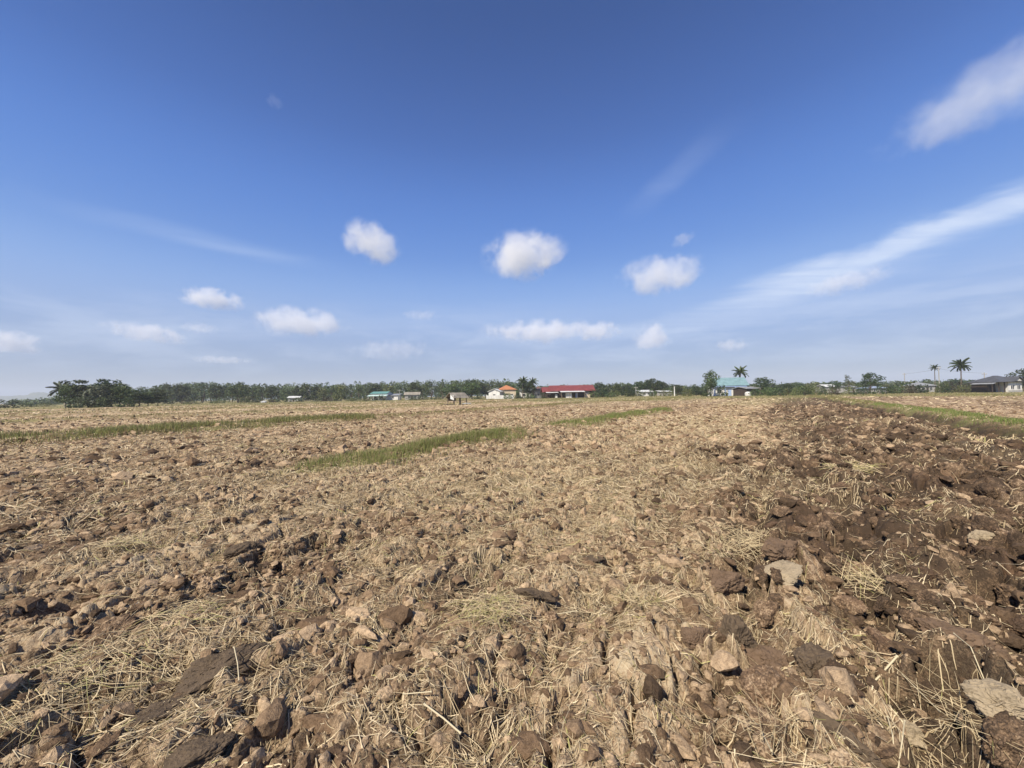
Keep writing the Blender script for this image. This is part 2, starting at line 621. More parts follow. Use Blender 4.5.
# ------------------------------------------------------------------ ground sheet
def build_ground():
    oy = -1.5
    NC = 1300
    th = np.linspace(rad(-67), rad(67), NC)
    rs = [1.55]
    while rs[-1] < 3000:
        r = rs[-1]
        k = 0.0024 if r < 12 else (0.0024 + 0.0036 * min(1, (r - 12) / 50) if r < 62 else min(0.07, 0.006 * (r / 62) ** 0.9))
        rs.append(r * (1 + k))
    rs = np.array(rs)
    R, T = np.meshgrid(rs, th, indexing='ij')
    x = (R * np.sin(T)).ravel()
    y = (R * np.cos(T) + oy).ravel()
    h, tone, rz, g, bm = soil(x, y)
    s, t = st(x, y)
    r = np.hypot(x, y)
    # horizontal shear makes slab edges overhang a little, away from a pure height field
    lump = np.exp(-(((x + 1.35) / 0.5) ** 2 + ((y - 2.2) / 0.4) ** 2))
    # tone: dry crust pale / turned clay dark, per clod and per zone
    zone = 0.57 - (0.44 - 1.1 * (fbm(s * 0.8, t * 1.2, 5, 65, 0.6) - 0.5)) * rz + 0.10 * np.exp(-((t - 0.9) / 1.3) ** 2) * (1 - sstep(2.4, 3.6, s)) + 0.07 * np.cos(2 * math.pi * (t / 0.82 + 0.5 * (fbm(s * 0.4, t * 0.3, 2, 19) - 0.5)))
    zone = zone + 0.26 * (fbm(s * 0.10, t * 0.6, 5, 61) - 0.5) * 2
    brown = sstep(0.50, 0.66, fbm(x * 0.55 + 7, y * 0.45, 4, 63)) * (1 - sstep(9, 20, r))
    zone = zone - 0.22 * brown
    left = sstep(7.5, 9, t) * (1 - sstep(26, 30, t))
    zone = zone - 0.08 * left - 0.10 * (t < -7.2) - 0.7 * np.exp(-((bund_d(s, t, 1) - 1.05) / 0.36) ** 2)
    tone_v = zone - 0.04 + 0.62 * (tone - 0.5)
    fm = sstep(10, 25, r)
    zone = zone + fm * (0.50 * (fbm(x * 0.9, y * 0.9, 4, 93, 0.65) - 0.5) * 2 * 0.8 - 0.07 + 0.30 * (fbm(s * 0.03 + 5, t * 0.22, 3, 95) - 0.5) * 2)
    straw = straw_cover(x, y, s, t, rz) * (1 - 0.6 * brown)
    lanes = sstep(0.50, 0.64, fbm(s * 0.012, t * 0.085, 3, 97)) * sstep(34, 60, r) * (0.35 + 0.5 * fbm(x * 0.3, y * 0.3, 3, 98))
    green = np.clip(np.maximum(np.maximum(g * 1.0, lanes), bund_green(s, t, x)), 0, 1)
    # thin grassy bands far out
    col = np.stack([np.clip(tone_v, 0, 1), green, np.clip(straw, 0, 1)], 1)
    nr = len(rs)
    idx = np.arange(nr * NC, dtype=np.int32).reshape(nr, NC)
    f = np.stack([idx[:-1, :-1].ravel(), idx[:-1, 1:].ravel(), idx[1:, 1:].ravel(), idx[1:, :-1].ravel()], 1)[:, ::-1]
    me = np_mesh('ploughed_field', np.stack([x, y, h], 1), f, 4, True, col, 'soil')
    o = link_mesh('ploughed_field', me, M_GROUND)
    tag(o, kind='structure')
    print('ground rows', nr, 'cols', NC)
    return o


def straw_cover(x, y, s, t, rz):
    r = np.hypot(x, y)
    band = np.exp(-((t - 3.6) / 2.3) ** 4) * sstep(1.5, 4.5, s)     # the pale strip down the middle
    n = fbm(s * 0.7, t * 1.1, 4, 67)
    c = 0.42 + 0.55 * band + 0.9 * (n - 0.5)
    c = c - 0.26 * rz - 0.25 * (t < -7.2)
    c = c - 0.15 * np.exp(-((t - 0.9) / 1.1) ** 2) * (1 - sstep(1.8, 3.0, s))
    c = c + 0.3 * sstep(8.5, 11, t) * (fbm(s * 0.2, t * 0.9, 3, 69))
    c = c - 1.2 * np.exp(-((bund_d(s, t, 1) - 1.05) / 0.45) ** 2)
    return np.clip(c, 0.0, 1)


def bund_green(s, t, x):
    """how green each bund is along its length"""
    out = np.zeros_like(s)
    for k, (t0, hh, w) in enumerate(BUNDS):
        d = np.abs(bund_d(s, t, k)) / w
        n = fbm(s * 0.25 + 9 * k, t * 0, 3, 81)
        soft = 1 - sstep(0.35, 1.7, d + 1.6 * (fbm(s * 0.9, t * 1.6, 3, 83) - 0.5))
        if k == 0:
            q = sstep(2.5, 4.5, s) * (1 - sstep(11.2, 12.0, s)) + sstep(14.2, 15, s) * (1 - sstep(28, 33, s))
        elif k == 1:
            q = 0.35 + 0.65 * sstep(0.35, 0.6, n)
        elif k == 2:
            q = (0.35 + 0.6 * sstep(0.3, 0.6, n)) * (1 - 0.7 * sstep(12, 18, s))
        else:
            q = 0.3 + 0.6 * sstep(0.3, 0.6, n)
        out = np.maximum(out, q * soft)
    return out


build_ground()


# ------------------------------------------------------------------ straw litter
def ribbons(P0, ang, length, width, bend, lift, tube, col, rng, conform=1.0):
    """stalks lying on the ground: 4 cross-sections each; tube -> triangular, else flat"""
    n = len(P0)
    K = 4
    ang = fbm(P0[:, 0] * 1.3, P0[:, 1] * 1.3, 2, 111) * 12.0 + rng.normal(0, 0.65, n) + np.where(rng.random(n) < 0.25, ang, 0)
    u = np.linspace(-0.5, 0.5, K)
    dx, dy = np.cos(ang), np.sin(ang)
    px = P0[:, None, 0] + dx[:, None] * u[None] * length[:, None] - dy[:, None] * (bend * length)[:, None] * (0.25 - u[None] ** 2) * 2
    py = P0[:, None, 1] + dy[:, None] * u[None] * length[:, None] + dx[:, None] * (bend * length)[:, None] * (0.25 - u[None] ** 2) * 2
    gz = soil(px.ravel(), py.ravel(), True)[0].reshape(n, K)
    # stiff stalks bridge hollows: blend ground profile with its chord
    z0, z1 = gz[:, :1], gz[:, -1:]
    chord = z0 + (z1 - z0) * (u[None] + 0.5)
    pz = np.maximum(gz, chord) * 0.75 + gz * 0.25
    pz = pz + width[:, None] * 0.5 + 0.002 + lift[:, None] * (u[None] + 0.5)
    C = np.stack([px, py, pz], 2)
    side = np.stack([-dy, dx, np.zeros(n)], 1)
    taper = np.array([0.9, 1.0, 0.8, 0.45])
    W = width[:, None] * taper[None]
    roll = rng.uniform(-0.9, 0.9, n)
    sd = side * np.cos(roll)[:, None] + np.array([0, 0, 1.0])[None] * np.sin(roll)[:, None]
    up = np.cross(np.stack([dx, dy, np.zeros(n)], 1), sd)
    if tube:
        m = 3
        offs = [(math.cos(a), math.sin(a)) for a in (0.3, 2.4, 4.5)]
    else:
        m = 2
        offs = [(1, 0), (-1, 0)]
    V = np.stack([C + sd[:, None] * (W * a)[:, :, None] * 0.5 + up[:, None] * (W * b)[:, :, None] * 0.5 for a, b in offs], 2)
    V = V.reshape(n * K * m, 3)
    base = (np.arange(n) * K * m)[:, None]
    q = []
    for i in range(K - 1):
        for k in range(m if tube else 1):
            k2 = (k + 1) % m
            q.append([i * m + k, i * m + k2, (i + 1) * m + k2, (i + 1) * m + k])
    q = np.array(q)
    F = (base[:, :, None] + q[None]).reshape(-1, 4)
    Cc = np.repeat(col, K * m, axis=0)
    return V, F, Cc


def straw_colours(n, rng):
    a = np.array([0.43, 0.33, 0.19])
    b = np.array([0.74, 0.62, 0.41])
    c = np.array([0.26, 0.195, 0.115])
    u = rng.random((n, 1))
    k = rng.random((n, 1))
    col = a + (b - a) * u
    col = np.where(k < 0.28, c + (a - c) * u, col)
    col = np.where(k > 0.97, np.array([0.45, 0.42, 0.17]) * (0.7 + 0.5 * u), col)
    return col


def sample_field(n, r0, r1, power, rng, half=62):
    """points in the view fan; power 2 = even over area, lower = crowding near"""
    th = np.radians(rng.uniform(-half, half, n))
    u = rng.random(n)
    r = (r0 ** power + u * (r1 ** power - r0 ** power)) ** (1 / power)
    return np.stack([r * np.sin(th), r * np.cos(th)], 1), r


def build_straw():
    rng = np.random.default_rng(101)
    VS, FS, CS, nb = [], [], [], 0

    def put(res):
        nonlocal nb
        V, F, C = res
        VS.append(V); FS.append(F + nb); CS.append(C)
        nb += len(V)

    def keep(P, rng, gain, floor=0.0):
        s, t = st(P[:, 0], P[:, 1])
        rz = rough_zone(s, t)
        c = straw_cover(P[:, 0], P[:, 1], s, t, rz)
        g = grassy(P[:, 0], P[:, 1])
        clump = sstep(0.35, 0.65, fbm(P[:, 0] * 3.1, P[:, 1] * 3.1, 3, 71))
        return rng.random(len(P)) < np.clip((c * (0.35 + 0.9 * clump)) * gain + floor, 0, 1) * (1 - 0.8 * g)

    # near stalks, triangular straws
    P, r = sample_field(95000, 0.9, 7.0, 1.3, rng)
    k = keep(P, rng, 1.0)
    P, r = P[k], r[k]
    n = len(P)
    L = rng.lognormal(math.log(0.085), 0.62, n).clip(0.025, 0.5)
    put(ribbons(P, rng.uniform(0, 6.283, n) * 1.0, L, rng.uniform(0.0013, 0.0034, n) * (1 + 0.12 * r), rng.normal(0, 0.10, n),
                np.abs(rng.normal(0, 0.012, n)) * (L / 0.1).clip(0, 1.5), True, straw_colours(n, rng), rng))
    # flat leaf blades near
    P, r = sample_field(190000, 0.9, 9.0, 1.4, rng)
    k = keep(P, rng, 1.1)
    P, r = P[k], r[k]
    n = len(P)
    L = rng.lognormal(math.log(0.05), 0.55, n).clip(0.015, 0.3)
    put(ribbons(P, rng.uniform(0, 6.283, n), L, rng.uniform(0.0018, 0.0052, n) * (1 + 0.10 * r), rng.normal(0, 0.16, n),
                np.abs(rng.normal(0, 0.012, n)), False, straw_colours(n, rng) * 0.92, rng))
    # middle distance wisps
    P, r = sample_field(230000, 5.5, 26.0, 1.25, rng)
    k = keep(P, rng, 1.15)
    P, r = P[k], r[k]
    n = len(P)
    L = rng.lognormal(math.log(0.11), 0.5, n).clip(0.03, 0.4)
    put(ribbons(P, rng.uniform(0, 6.283, n), L, 0.002 + 0.0009 * r * rng.uniform(0.4, 1.5, n), rng.normal(0, 0.18, n),
                np.abs(rng.normal(0, 0.03, n)), False, straw_colours(n, rng) * 0.95, rng))
    # far wisps
    P, r = sample_field(70000, 22.0, 110.0, 1.1, rng)
    k = keep(P, rng, 0.85, 0.05)
    P, r = P[k], r[k]
    n = len(P)
    L = rng.lognormal(math.log(0.3), 0.5, n).clip(0.1, 1.0)
    put(ribbons(P, rng.uniform(0, 6.283, n), L, 0.0012 * r * rng.uniform(0.5, 1.5, n), rng.normal(0, 0.3, n),
                np.abs(rng.normal(0.03, 0.04, n)), False, straw_colours(n, rng) * 0.95, rng))
    V, F, C = np.concatenate(VS), np.concatenate(FS), np.concatenate(CS)
    me = np_mesh('straw_litter', V, F, 4, False, C, 'tint')
    o = link_mesh('straw_litter', me, M_STRAW)
    tag(o, 'dry rice straw strewn loosely over the ploughed soil', 'straw', kind='stuff')
    print('straw faces', len(F))


build_straw()


# ------------------------------------------------------------------ clods
def ico(sub):
    import bmesh
    bm = bmesh.new()
    bmesh.ops.create_icosphere(bm, subdivisions=sub, radius=1.0)
    bm.verts.ensure_lookup_table()
    v = np.array([q.co[:] for q in bm.verts])
    f = np.array([[w.index for w in q.verts] for q in bm.faces])
    bm.free()
    return v, f


def noise3(p, scale, seed, oct=3):
    x, y, z = p[:, 0] * scale, p[:, 1] * scale, p[:, 2] * scale
    return (fbm(x + 3, y + z * 0.7, oct, seed) + fbm(y + 7, z - x * 0.6, oct, seed + 5) + fbm(z + 11, x + y * 0.5, oct, seed + 9)) / 3 - 0.5


def clod_shape(sub, seed, planes=11, rough=0.25):
    rng = np.random.default_rng(seed)
    v, f = ico(sub)
    nrm = rng.normal(size=(planes, 3))
    nrm /= np.linalg.norm(nrm, axis=1)[:, None]
    dist = rng.uniform(0.55, 1.0, planes)
    dd = v @ nrm.T
    rr = np.where(dd > 0.15, dist[None] / np.maximum(dd, 0.15), 9)
    # soft minimum keeps slightly worn edges
    r = -np.log(np.exp(-14 * np.minimum(rr, 1.35)).sum(1)) / 14
    r = np.minimum(r, 1.25)
    p = v * r[:, None]
    d = noise3(p, 1.7, seed, 3) * rough * 1.6 + noise3(p, 5.0, seed + 50, 3) * rough * 0.9
    if sub >= 4:
        d = d + noise3(p, 11, seed + 90, 4) * rough * 0.95
        w = worley(p[:, 0] * 4.5 + p[:, 2] * 2.1, p[:, 1] * 4.5 - p[:, 2] * 1.7, seed + 3)
        d = d + (w[2] - 0.5) * 0.13 * sstep(0, 0.25, w[1] - w[0]) - 0.06 * (1 - sstep(0, 0.15, w[1] - w[0]))
    p = p + v * d[:, None]
    return p, f


def build_crumbs():
    rng = np.random.default_rng(202)
    VS, FS, CS, nb = [], [], [], 0
    for (N, r0, r1, pw, sub, s0, s1, nproto) in ((5000, 1.0, 8.0, 1.45, 2, 0.026, 0.085, 24), (34000, 1.0, 5.0, 1.35, 2, 0.005, 0.034, 18), (60000, 3.6, 13, 1.35, 1, 0.010, 0.050, 18),
                                                (52000, 10, 48, 1.15, 1, 0.040, 0.17, 10)):
        protos = [clod_shape(sub, 300 + 7 * i + sub, 6 + i % 3, 0.75 if sub == 2 else 0.55) for i in range(nproto)]
        P, r = sample_field(N, r0, r1, pw, rng)
        s, t = st(P[:, 0], P[:, 1])
        rz = rough_zone(s, t)
        g = grassy(P[:, 0], P[:, 1])
        cl = fbm(P[:, 0] * 1.6, P[:, 1] * 1.6, 3, 73)
        k = (rng.random(N) < (0.25 + 0.9 * sstep(0.4, 0.65, cl))) & (rng.random(N) > g) & (np.abs(bund_d(s, t, 1) - 0.8) > 0.7)
        P, r, rz = P[k], r[k], rz[k]
        n = len(P)
        size = (s0 * (s1 / s0) ** (rng.random(n) ** 2.4))
        z = soil_z(P[:, 0], P[:, 1])
        which = rng.integers(0, nproto, n)
        tone = np.where(rng.random(n) < 0.27, rng.normal(0.92, 0.08, n) - 0.12 * rz, rng.normal(0.46, 0.17, n) - 0.32 * rz)
        tone = np.clip(tone, 0.02, 1.05)[:, None]
        cd, cb, ct = np.array(C_DARK), np.array(C_BROWN), np.array(C_TAN)
        col = np.where(tone < 0.45, cd + (cb - cd) * (tone / 0.45), cb + (ct - cb) * ((tone - 0.45) / 0.55))
        for w in range(nproto):
            m = which == w
            if not m.any():
                continue
            pv, pf = protos[w]
            q = m.sum()
            a = rng.uniform(0, 6.283, q)
            b = rng.uniform(-0.6, 0.6, q)
            sc = size[m][:, None] * rng.uniform(0.45, 1.35, (q, 3)) * np.array([1.25, 0.9, 0.7])
            pts = pv[None] * sc[:, None]
            ca, sa, cb_, sb = np.cos(a)[:, None], np.sin(a)[:, None], np.cos(b)[:, None], np.sin(b)[:, None]
            y1 = pts[..., 1] * cb_ - pts[..., 2] * sb
            z1 = pts[..., 1] * sb + pts[..., 2] * cb_
            x2 = pts[..., 0] * ca - y1 * sa
            y2 = pts[..., 0] * sa + y1 * ca
            V = np.stack([x2 + P[m, 0][:, None], y2 + P[m, 1][:, None], z1 + (z[m] - size[m] * 0.10)[:, None]], 2).reshape(-1, 3)
            F = (pf[None] + (np.arange(q) * len(pv))[:, None, None]).reshape(-1, 3) + nb
            VS.append(V); FS.append(F); CS.append(np.repeat(col[m], len(pv), 0))
            nb += len(V)
    V, F, C = np.concatenate(VS), np.concatenate(FS), np.concatenate(CS)
    me = np_mesh('soil_crumbs', V, F, 3, False, C, 'tint')
    o = link_mesh('soil_crumbs', me, M_CRUMB)
    tag(o, 'crumbled bits of dry soil scattered over the field', 'soil crumbs', kind='stuff')
    print('crumb faces', len(F))


build_crumbs()

CLOD_MESHES, CLOD_DAMP = [], []
for i in range(16):
    p, f = clod_shape(5, 900 + 13 * i, 10 + i % 4, 0.34)
    p = p * np.array([1.0, 1.0, 1.0])
    me = np_mesh('soil_clod', p, f, 3, False)
    me.materials.append(M_CLOD)
    CLOD_MESHES.append(me)
    me2 = me.copy()
    me2.materials.clear()
    me2.materials.append(M_CLODDAMP)
    CLOD_DAMP.append(me2)


def clod(x, y, size, flat=0.6, rz=None, tilt=0.25, sink=0.2, k=None, label=None, group=None, elong=1.3, mat=None, seed=None, damp=False):
    rng = random.Random(seed if seed is not None else int(abs(x) * 9973 + abs(y) * 7919))
    me = (CLOD_DAMP if damp else CLOD_MESHES)[k if k is not None else rng.randrange(len(CLOD_MESHES))]
    if mat is not None:
        me = me.copy()
        me.materials.clear()
        me.materials.append(mat)
    o = link_mesh('soil_clod', me)
    z = float(soil_z([x], [y])[0])
    o.location = (x, y, z + size * flat * (0.22 - sink))
    o.scale = (size * 0.52, size * 0.52 / elong, size * flat * 0.5)
    o.rotation_euler = (rng.uniform(-tilt, tilt), rng.uniform(-tilt, tilt), rz if rz is not None else rng.uniform(0, 6.28))
    tag(o, label, 'soil clod', group)
    return o


def pale_mat(name, col):
    nb = NB(name)
    geo = nb.n('ShaderNodeNewGeometry')
    n2 = nb.noise(geo.outputs['Position'], 14, 5, 0.6)
    n3 = nb.noise(geo.outputs['Position'], 90, 4, 0.6)
    v = nb.math('ADD', nb.math('MULTIPLY', n2, 0.6), nb.math('MULTIPLY', n3, 0.4))
    c = nb.ramp(v, [(0.32, tuple(q * 0.5 for q in col)), (0.47, tuple(q * 0.85 for q in col)), (0.6, col)])
    return nb.surf(nb.principled(c, 0.92, 0.15, nb.bump(nb.math('ADD', n2, n3), 0.7, 0.012)))


M_PALECLOD = pale_mat('pale_dry_clay', (0.36, 0.29, 0.195))
M_DARKCLOD = pale_mat('damp_dark_clay', (0.125, 0.092, 0.062))
M_REDCLOD = pale_mat('reddish_clay', (0.165, 0.112, 0.074))

FA = math.atan2(FY, FX)


def clod_px(px, py, wpx, label, mat=None, **kw):
    g = on_ground(px, py)
    size = wpx / FPX * math.hypot(g.y, CAMH)
    return clod(g.x, g.y, size, label=label, mat=mat, **kw)


clod_px(228, 668, 66, 'long flat dark slab of damp clay with a black gap under its near edge', M_DARKCLOD, flat=0.34, rz=FA - 0.05, tilt=0.08, sink=0.05, k=2, elong=1.9)
clod_px(165, 712, 50, 'dark smooth clay slab below the long flat slab at lower left', M_DARKCLOD, flat=0.3, rz=FA, tilt=0.06, sink=0.25, k=5, elong=1.6)
clod_px(205, 752, 50, 'dark clay slab cut by the bottom edge at lower left', M_DARKCLOD, flat=0.3, rz=FA, tilt=0.1, sink=0.2, k=9, elong=1.5)
clod_px(786, 590, 30, 'pale grey plate of dry clay leaning over a dark hole', M_PALECLOD, flat=0.35, rz=0.3, tilt=0.35, sink=-0.1, k=3, elong=1.2)
clod_px(983, 545, 19, 'small pale rounded clod among dark ones near the right edge', M_PALECLOD, flat=0.55, rz=2.6, tilt=0.2, sink=0.0, k=7)
clod_px(1003, 742, 37, 'large pale clod beside the black hollow in the lower right corner', M_PALECLOD, flat=0.6, rz=2.5, tilt=0.2, sink=0.0, k=4)
clod_px(905, 706, 32, 'pale elongated clod left of the black hollow at lower right', M_PALECLOD, flat=0.4, rz=2.3, tilt=0.15, sink=0.0, k=11, elong=1.7)
clod_px(812, 668, 43, 'square brown clod beneath the forked straw stalk', M_DARKCLOD, flat=0.65, rz=0.7, tilt=0.15, sink=0.1, k=1)
clod_px(858, 672, 42, 'olive brown block of clay under the bone-like stalk', M_DARKCLOD, flat=0.6, rz=2.3, tilt=0.15, sink=0.1, k=6)
clod_px(770, 652, 40, 'wide reddish brown clod right of the tall dark cleft', M_REDCLOD, flat=0.6, rz=2.4, tilt=0.2, sink=0.1, k=8)
clod_px(735, 636, 29, 'upright dark clod forming the right wall of the tall cleft', M_DARKCLOD, flat=1.0, rz=1.2, tilt=0.2, sink=0.1, k=10, elong=1.0)
clod_px(695, 640, 29, 'small rust coloured clod left of the tall dark cleft', M_REDCLOD, flat=0.7, rz=1.2, tilt=0.3, sink=0.1, k=12)
clod_px(725, 585, 32, 'rounded pinkish clod left of the pale leaning plate', M_REDCLOD, flat=0.75, rz=0.4, tilt=0.3, sink=0.05, k=13)
clod_px(782, 563, 32, 'brown clod standing just behind the pale leaning plate', M_REDCLOD, flat=0.8, rz=0.2, tilt=0.2, sink=0.05, k=14)
clod_px(950, 640, 48, 'big rust brown clod left of the frame edge above the black hollow', M_REDCLOD, flat=0.6, rz=2.4, tilt=0.2, sink=0.15, k=15)
clod_px(838, 745, 58, 'broad dark slab at the bottom edge with two upright straws', M_DARKCLOD, flat=0.4, rz=2.3, tilt=0.12, sink=0.15, k=0, elong=1.5)
clod_px(590, 560, 24, 'flat grey brown slab in the bare patch at centre', M_DARKCLOD, flat=0.4, rz=0.1, tilt=0.1, sink=0.1, k=3)
clod_px(535, 600, 32, 'dark flat slab below the bare patch at centre', M_DARKCLOD, flat=0.35, rz=-0.1, tilt=0.15, sink=0.0, k=5, elong=1.7)
clod_px(500, 520, 22, 'narrow straight clod lying like a stick in the middle ground', None, flat=0.3, rz=FA - 0.25, tilt=0.05, sink=-0.1, k=2, elong=2.6)
clod_px(486, 466, 9, 'isolated dark brown clod on pale straw below the grass strip', M_DARKCLOD, flat=0.8, rz=0.6, tilt=0.3, sink=0.0, k=1)
clod_px(246, 556, 29, 'dark grey clod with a black shadow in the left middle ground', M_DARKCLOD, flat=0.5, rz=FA, tilt=0.2, sink=0.0, k=7)
clod_px(390, 548, 24, 'smooth grey slab in the brown middle ground left of centre', M_DARKCLOD, flat=0.35, rz=0.1, tilt=0.1, sink=0.15, k=9, elong=1.7)


def build_clods():
    rng = np.random.default_rng(303)
    P, r = sample_field(9000, 1.3, 22, 1.25, rng, 56)
    s, t = st(P[:, 0], P[:, 1])
    rz = rough_zone(s, t)
    w = rng.random(len(P))
    keep = (w < 0.10 + 0.9 * rz) & (np.abs(t - 7.9) > 1) & (t > -5.6)
    P, r, rz = P[keep], r[keep], rz[keep]
    size = rng.lognormal(math.log(0.095), 0.40, len(P)) * (0.65 + 0.6 * rz) * (1 + 0.02 * r)
    size = size.clip(0.05, 0.26)
    app = size / np.hypot(r, CAMH)
    order = np.argsort(-app * rng.uniform(0.6, 1, len(P)))
    done = []
    n = 0
    for i in order:
        x, y = P[i]
        if any((x - a) ** 2 + (y - b) ** 2 < (0.55 * (size[i] + c)) ** 2 for a, b, c in done):
            continue
        done.append((x, y, size[i]))
        lab = ('dark angular clod turned up on the rough right side of the field' if rz[i] > 0.6
               else 'brown lump of soil half buried among straw on the smoother ground')
        clod(x, y, size[i], flat=float(rng.uniform(0.45, 0.85)), sink=float(rng.uniform(0.0, 0.25)), tilt=0.4,
             elong=float(rng.uniform(1.0, 1.7)), label=lab, damp=bool(rz[i] > 0.6), rz=float(FA + rng.normal(0, 0.7)),
             group='clods on the rough right side' if rz[i] > 0.6 else 'lumps among the straw')
        n += 1
        if n >= 275:
            break
    print('clods', n)


build_clods()


# ------------------------------------------------------------------ straw tufts and single stalks
def tuft(px, py, wpx, n, label, green=0.0, upright=0.4, seed=1):
    rng = np.random.default_rng(seed)
    g = on_ground(px, py)
    R = 0.5 * wpx / FPX * math.hypot(g.y, CAMH)
    z0 = float(soil_z([g.x], [g.y])[0])
    V, F, C = [], [], []
    base_a = rng.uniform(0, 3.14)
    for i in range(n):
        a = rng.uniform(0, 6.283)
        rr = R * math.sqrt(rng.random()) * 0.95
        bx, by = math.cos(a) * rr, math.sin(a) * rr * 0.8
        L = min(R * rng.uniform(0.5, 1.3), 0.3)
        el = rng.uniform(0.0, 1.0) * upright * 1.6
        da = base_a + rng.normal(0, 1.0) + (math.pi if rng.random() < 0.5 else 0)
        w = max(0.0022, 0.0010 * g.length) * rng.uniform(0.7, 1.4)
        col = np.array([0.62, 0.50, 0.30]) * rng.uniform(0.65, 1.1)
        if rng.random() < green:
            col = np.array([0.44, 0.41, 0.16]) * rng.uniform(0.7, 1.1)
        b = len(V)
        for j in range(4):
            u = j / 3
            px_ = bx + math.cos(da) * L * u * math.cos(el)
            py_ = by + math.sin(da) * L * u * math.cos(el)
            pz_ = 0.01 + R * 0.25 * rng.random() * (1 - u) + L * u * math.sin(el) - L * 0.35 * u * u * (1 - upright)
            pz_ = max(pz_, 0.004)
            sx, sy = -math.sin(da) * w * 0.5 * (1.1 - 0.7 * u), math.cos(da) * w * 0.5 * (1.1 - 0.7 * u)
            zz = w * 0.4
            V += [(px_ + sx, py_ + sy, pz_), (px_ - sx, py_ - sy, pz_), (px_, py_, pz_ + zz)]
            C += [col] * 3
        for j in range(3):
            for k in range(3):
                k2 = (k + 1) % 3
                F.append([b + 3 * j + k, b + 3 * j + k2, b + 3 * j + 3 + k2, b + 3 * j + 3 + k])
    me = np_mesh('straw_tuft', np.array(V), np.array(F), 4, False, np.array(C), 'tint')
    o = link_mesh('straw_tuft', me, M_STRAW)
    o.location = (g.x, g.y, z0)
    tag(o, label, 'straw tuft')


tuft(490, 618, 50, 200, 'greenish yellow straw tuft at the bottom centre of the field', 0.30, 0.35, 11)
tuft(128, 545, 34, 160, 'round yellow straw tuft on the left beside a dark hollow', 0.1, 0.5, 12)
tuft(163, 542, 30, 120, 'straw tuft with dark gaps right of the round yellow one', 0.05, 0.7, 13)
tuft(95, 665, 95, 260, 'loose mat of pale yellow straw near the left edge', 0.15, 0.15, 14)
tuft(190, 622, 60, 170, 'small golden straw mat above the long dark slab', 0.15, 0.25, 15)
tuft(870, 578, 70, 170, 'spiky bright straw tuft among the dark clods on the right', 0.05, 0.6, 16)
tuft(735, 540, 90, 240, 'long heap of pale straw above the leaning clay plate', 0.0, 0.25, 17)
tuft(850, 470, 40, 120, 'yellowish straw patch among dark clods in the right middle ground', 0.2, 0.4, 18)
tuft(780, 748, 70, 60, 'sparse upright straws at the bottom right of centre', 0.0, 0.8, 19)
tuft(985, 440, 60, 200, 'pale yellow straw mat beside the right grassy bank', 0.1, 0.25, 20)
tuft(640, 600, 40, 90, 'thin spiky straw tuft left of the rust coloured clod', 0.2, 0.7, 21)
tuft(980, 738, 70, 60, 'coarse bright straws crossing in the lower right corner', 0.05, 0.5, 22)
tuft(20, 720, 80, 130, 'long straws lying beside the black hollow at lower left', 0.1, 0.15, 23)
tuft(335, 478, 40, 160, 'pale straw heap at the left end of the green strip', 0.05, 0.4, 24)


def stalk(px0, py0, px1, py1, w, label, z0=0.03, z1=0.06, node=True):
    a, b = on_ground(px0, py0), on_ground(px1, py1)
    za = float(soil_z([a.x], [a.y])[0]) + z0
    zb = float(soil_z([b.x], [b.y])[0]) + z1
    mid = (a + b) / 2
    zm = max((za + zb) / 2, float(soil_z([mid.x], [mid.y])[0]) + 0.02)
    m = MB()
    A, Bv, Mv = Vector((0, 0, 0)), Vector((b.x - a.x, b.y - a.y, zb - za)), Vector((mid.x - a.x + 0.006, mid.y - a.y, zm - za))
    w *= 0.62
    m.tube([A, A.lerp(Mv, 0.06), Mv, Mv.lerp(Bv, 0.92), Bv], [w * (1.7 if node else 1), w, w, w, w * (1.9 if node else 0.7)], 7)
    me = m.mesh('straw_stalk')
    at = me.attributes.new('tint', 'FLOAT_COLOR', 'POINT')
    at.data.foreach_set('color', np.tile(np.array([0.62, 0.54, 0.36, 1.0], np.float32), len(me.vertices)))
    o = link_mesh('straw_stalk', me, M_STRAW)
    o.location = (a.x, a.y, za)
    tag(o, label, 'straw stalk')


stalk(857, 672, 898, 667, 0.007, 'thick pale bone-like stalk lying on an olive clod')
stalk(790, 665, 845, 630, 0.004, 'forked straw stalk pointing up right over a square clod')
stalk(862, 640, 940, 712, 0.003, 'long thin straw running down to the black hollow')
stalk(888, 726, 896, 768, 0.004, 'left one of two upright straws at the bottom edge')
stalk(905, 728, 898, 764, 0.004, 'right one of two upright straws at the bottom edge')
stalk(424, 716, 461, 734, 0.006, 'short thick pale straw lying at the bottom centre')
stalk(403, 706, 432, 708, 0.004, 'thin curved straw above the short thick one')
stalk(548, 614, 577, 610, 0.005, 'white straw stalk right of the greenish tuft')
stalk(234, 668, 239, 692, 0.004, 'short straw hanging over the edge of the long dark slab', 0.10, 0.02)
stalk(745, 700, 772, 766, 0.004, 'long straw sloping down beside the upright straws at bottom')
stalk(955, 655, 990, 700, 0.004, 'slanting straw across the rust brown clod on the right')
stalk(548, 520, 500, 536, 0.004, 'faint straw beside the stick-like clod in the middle')


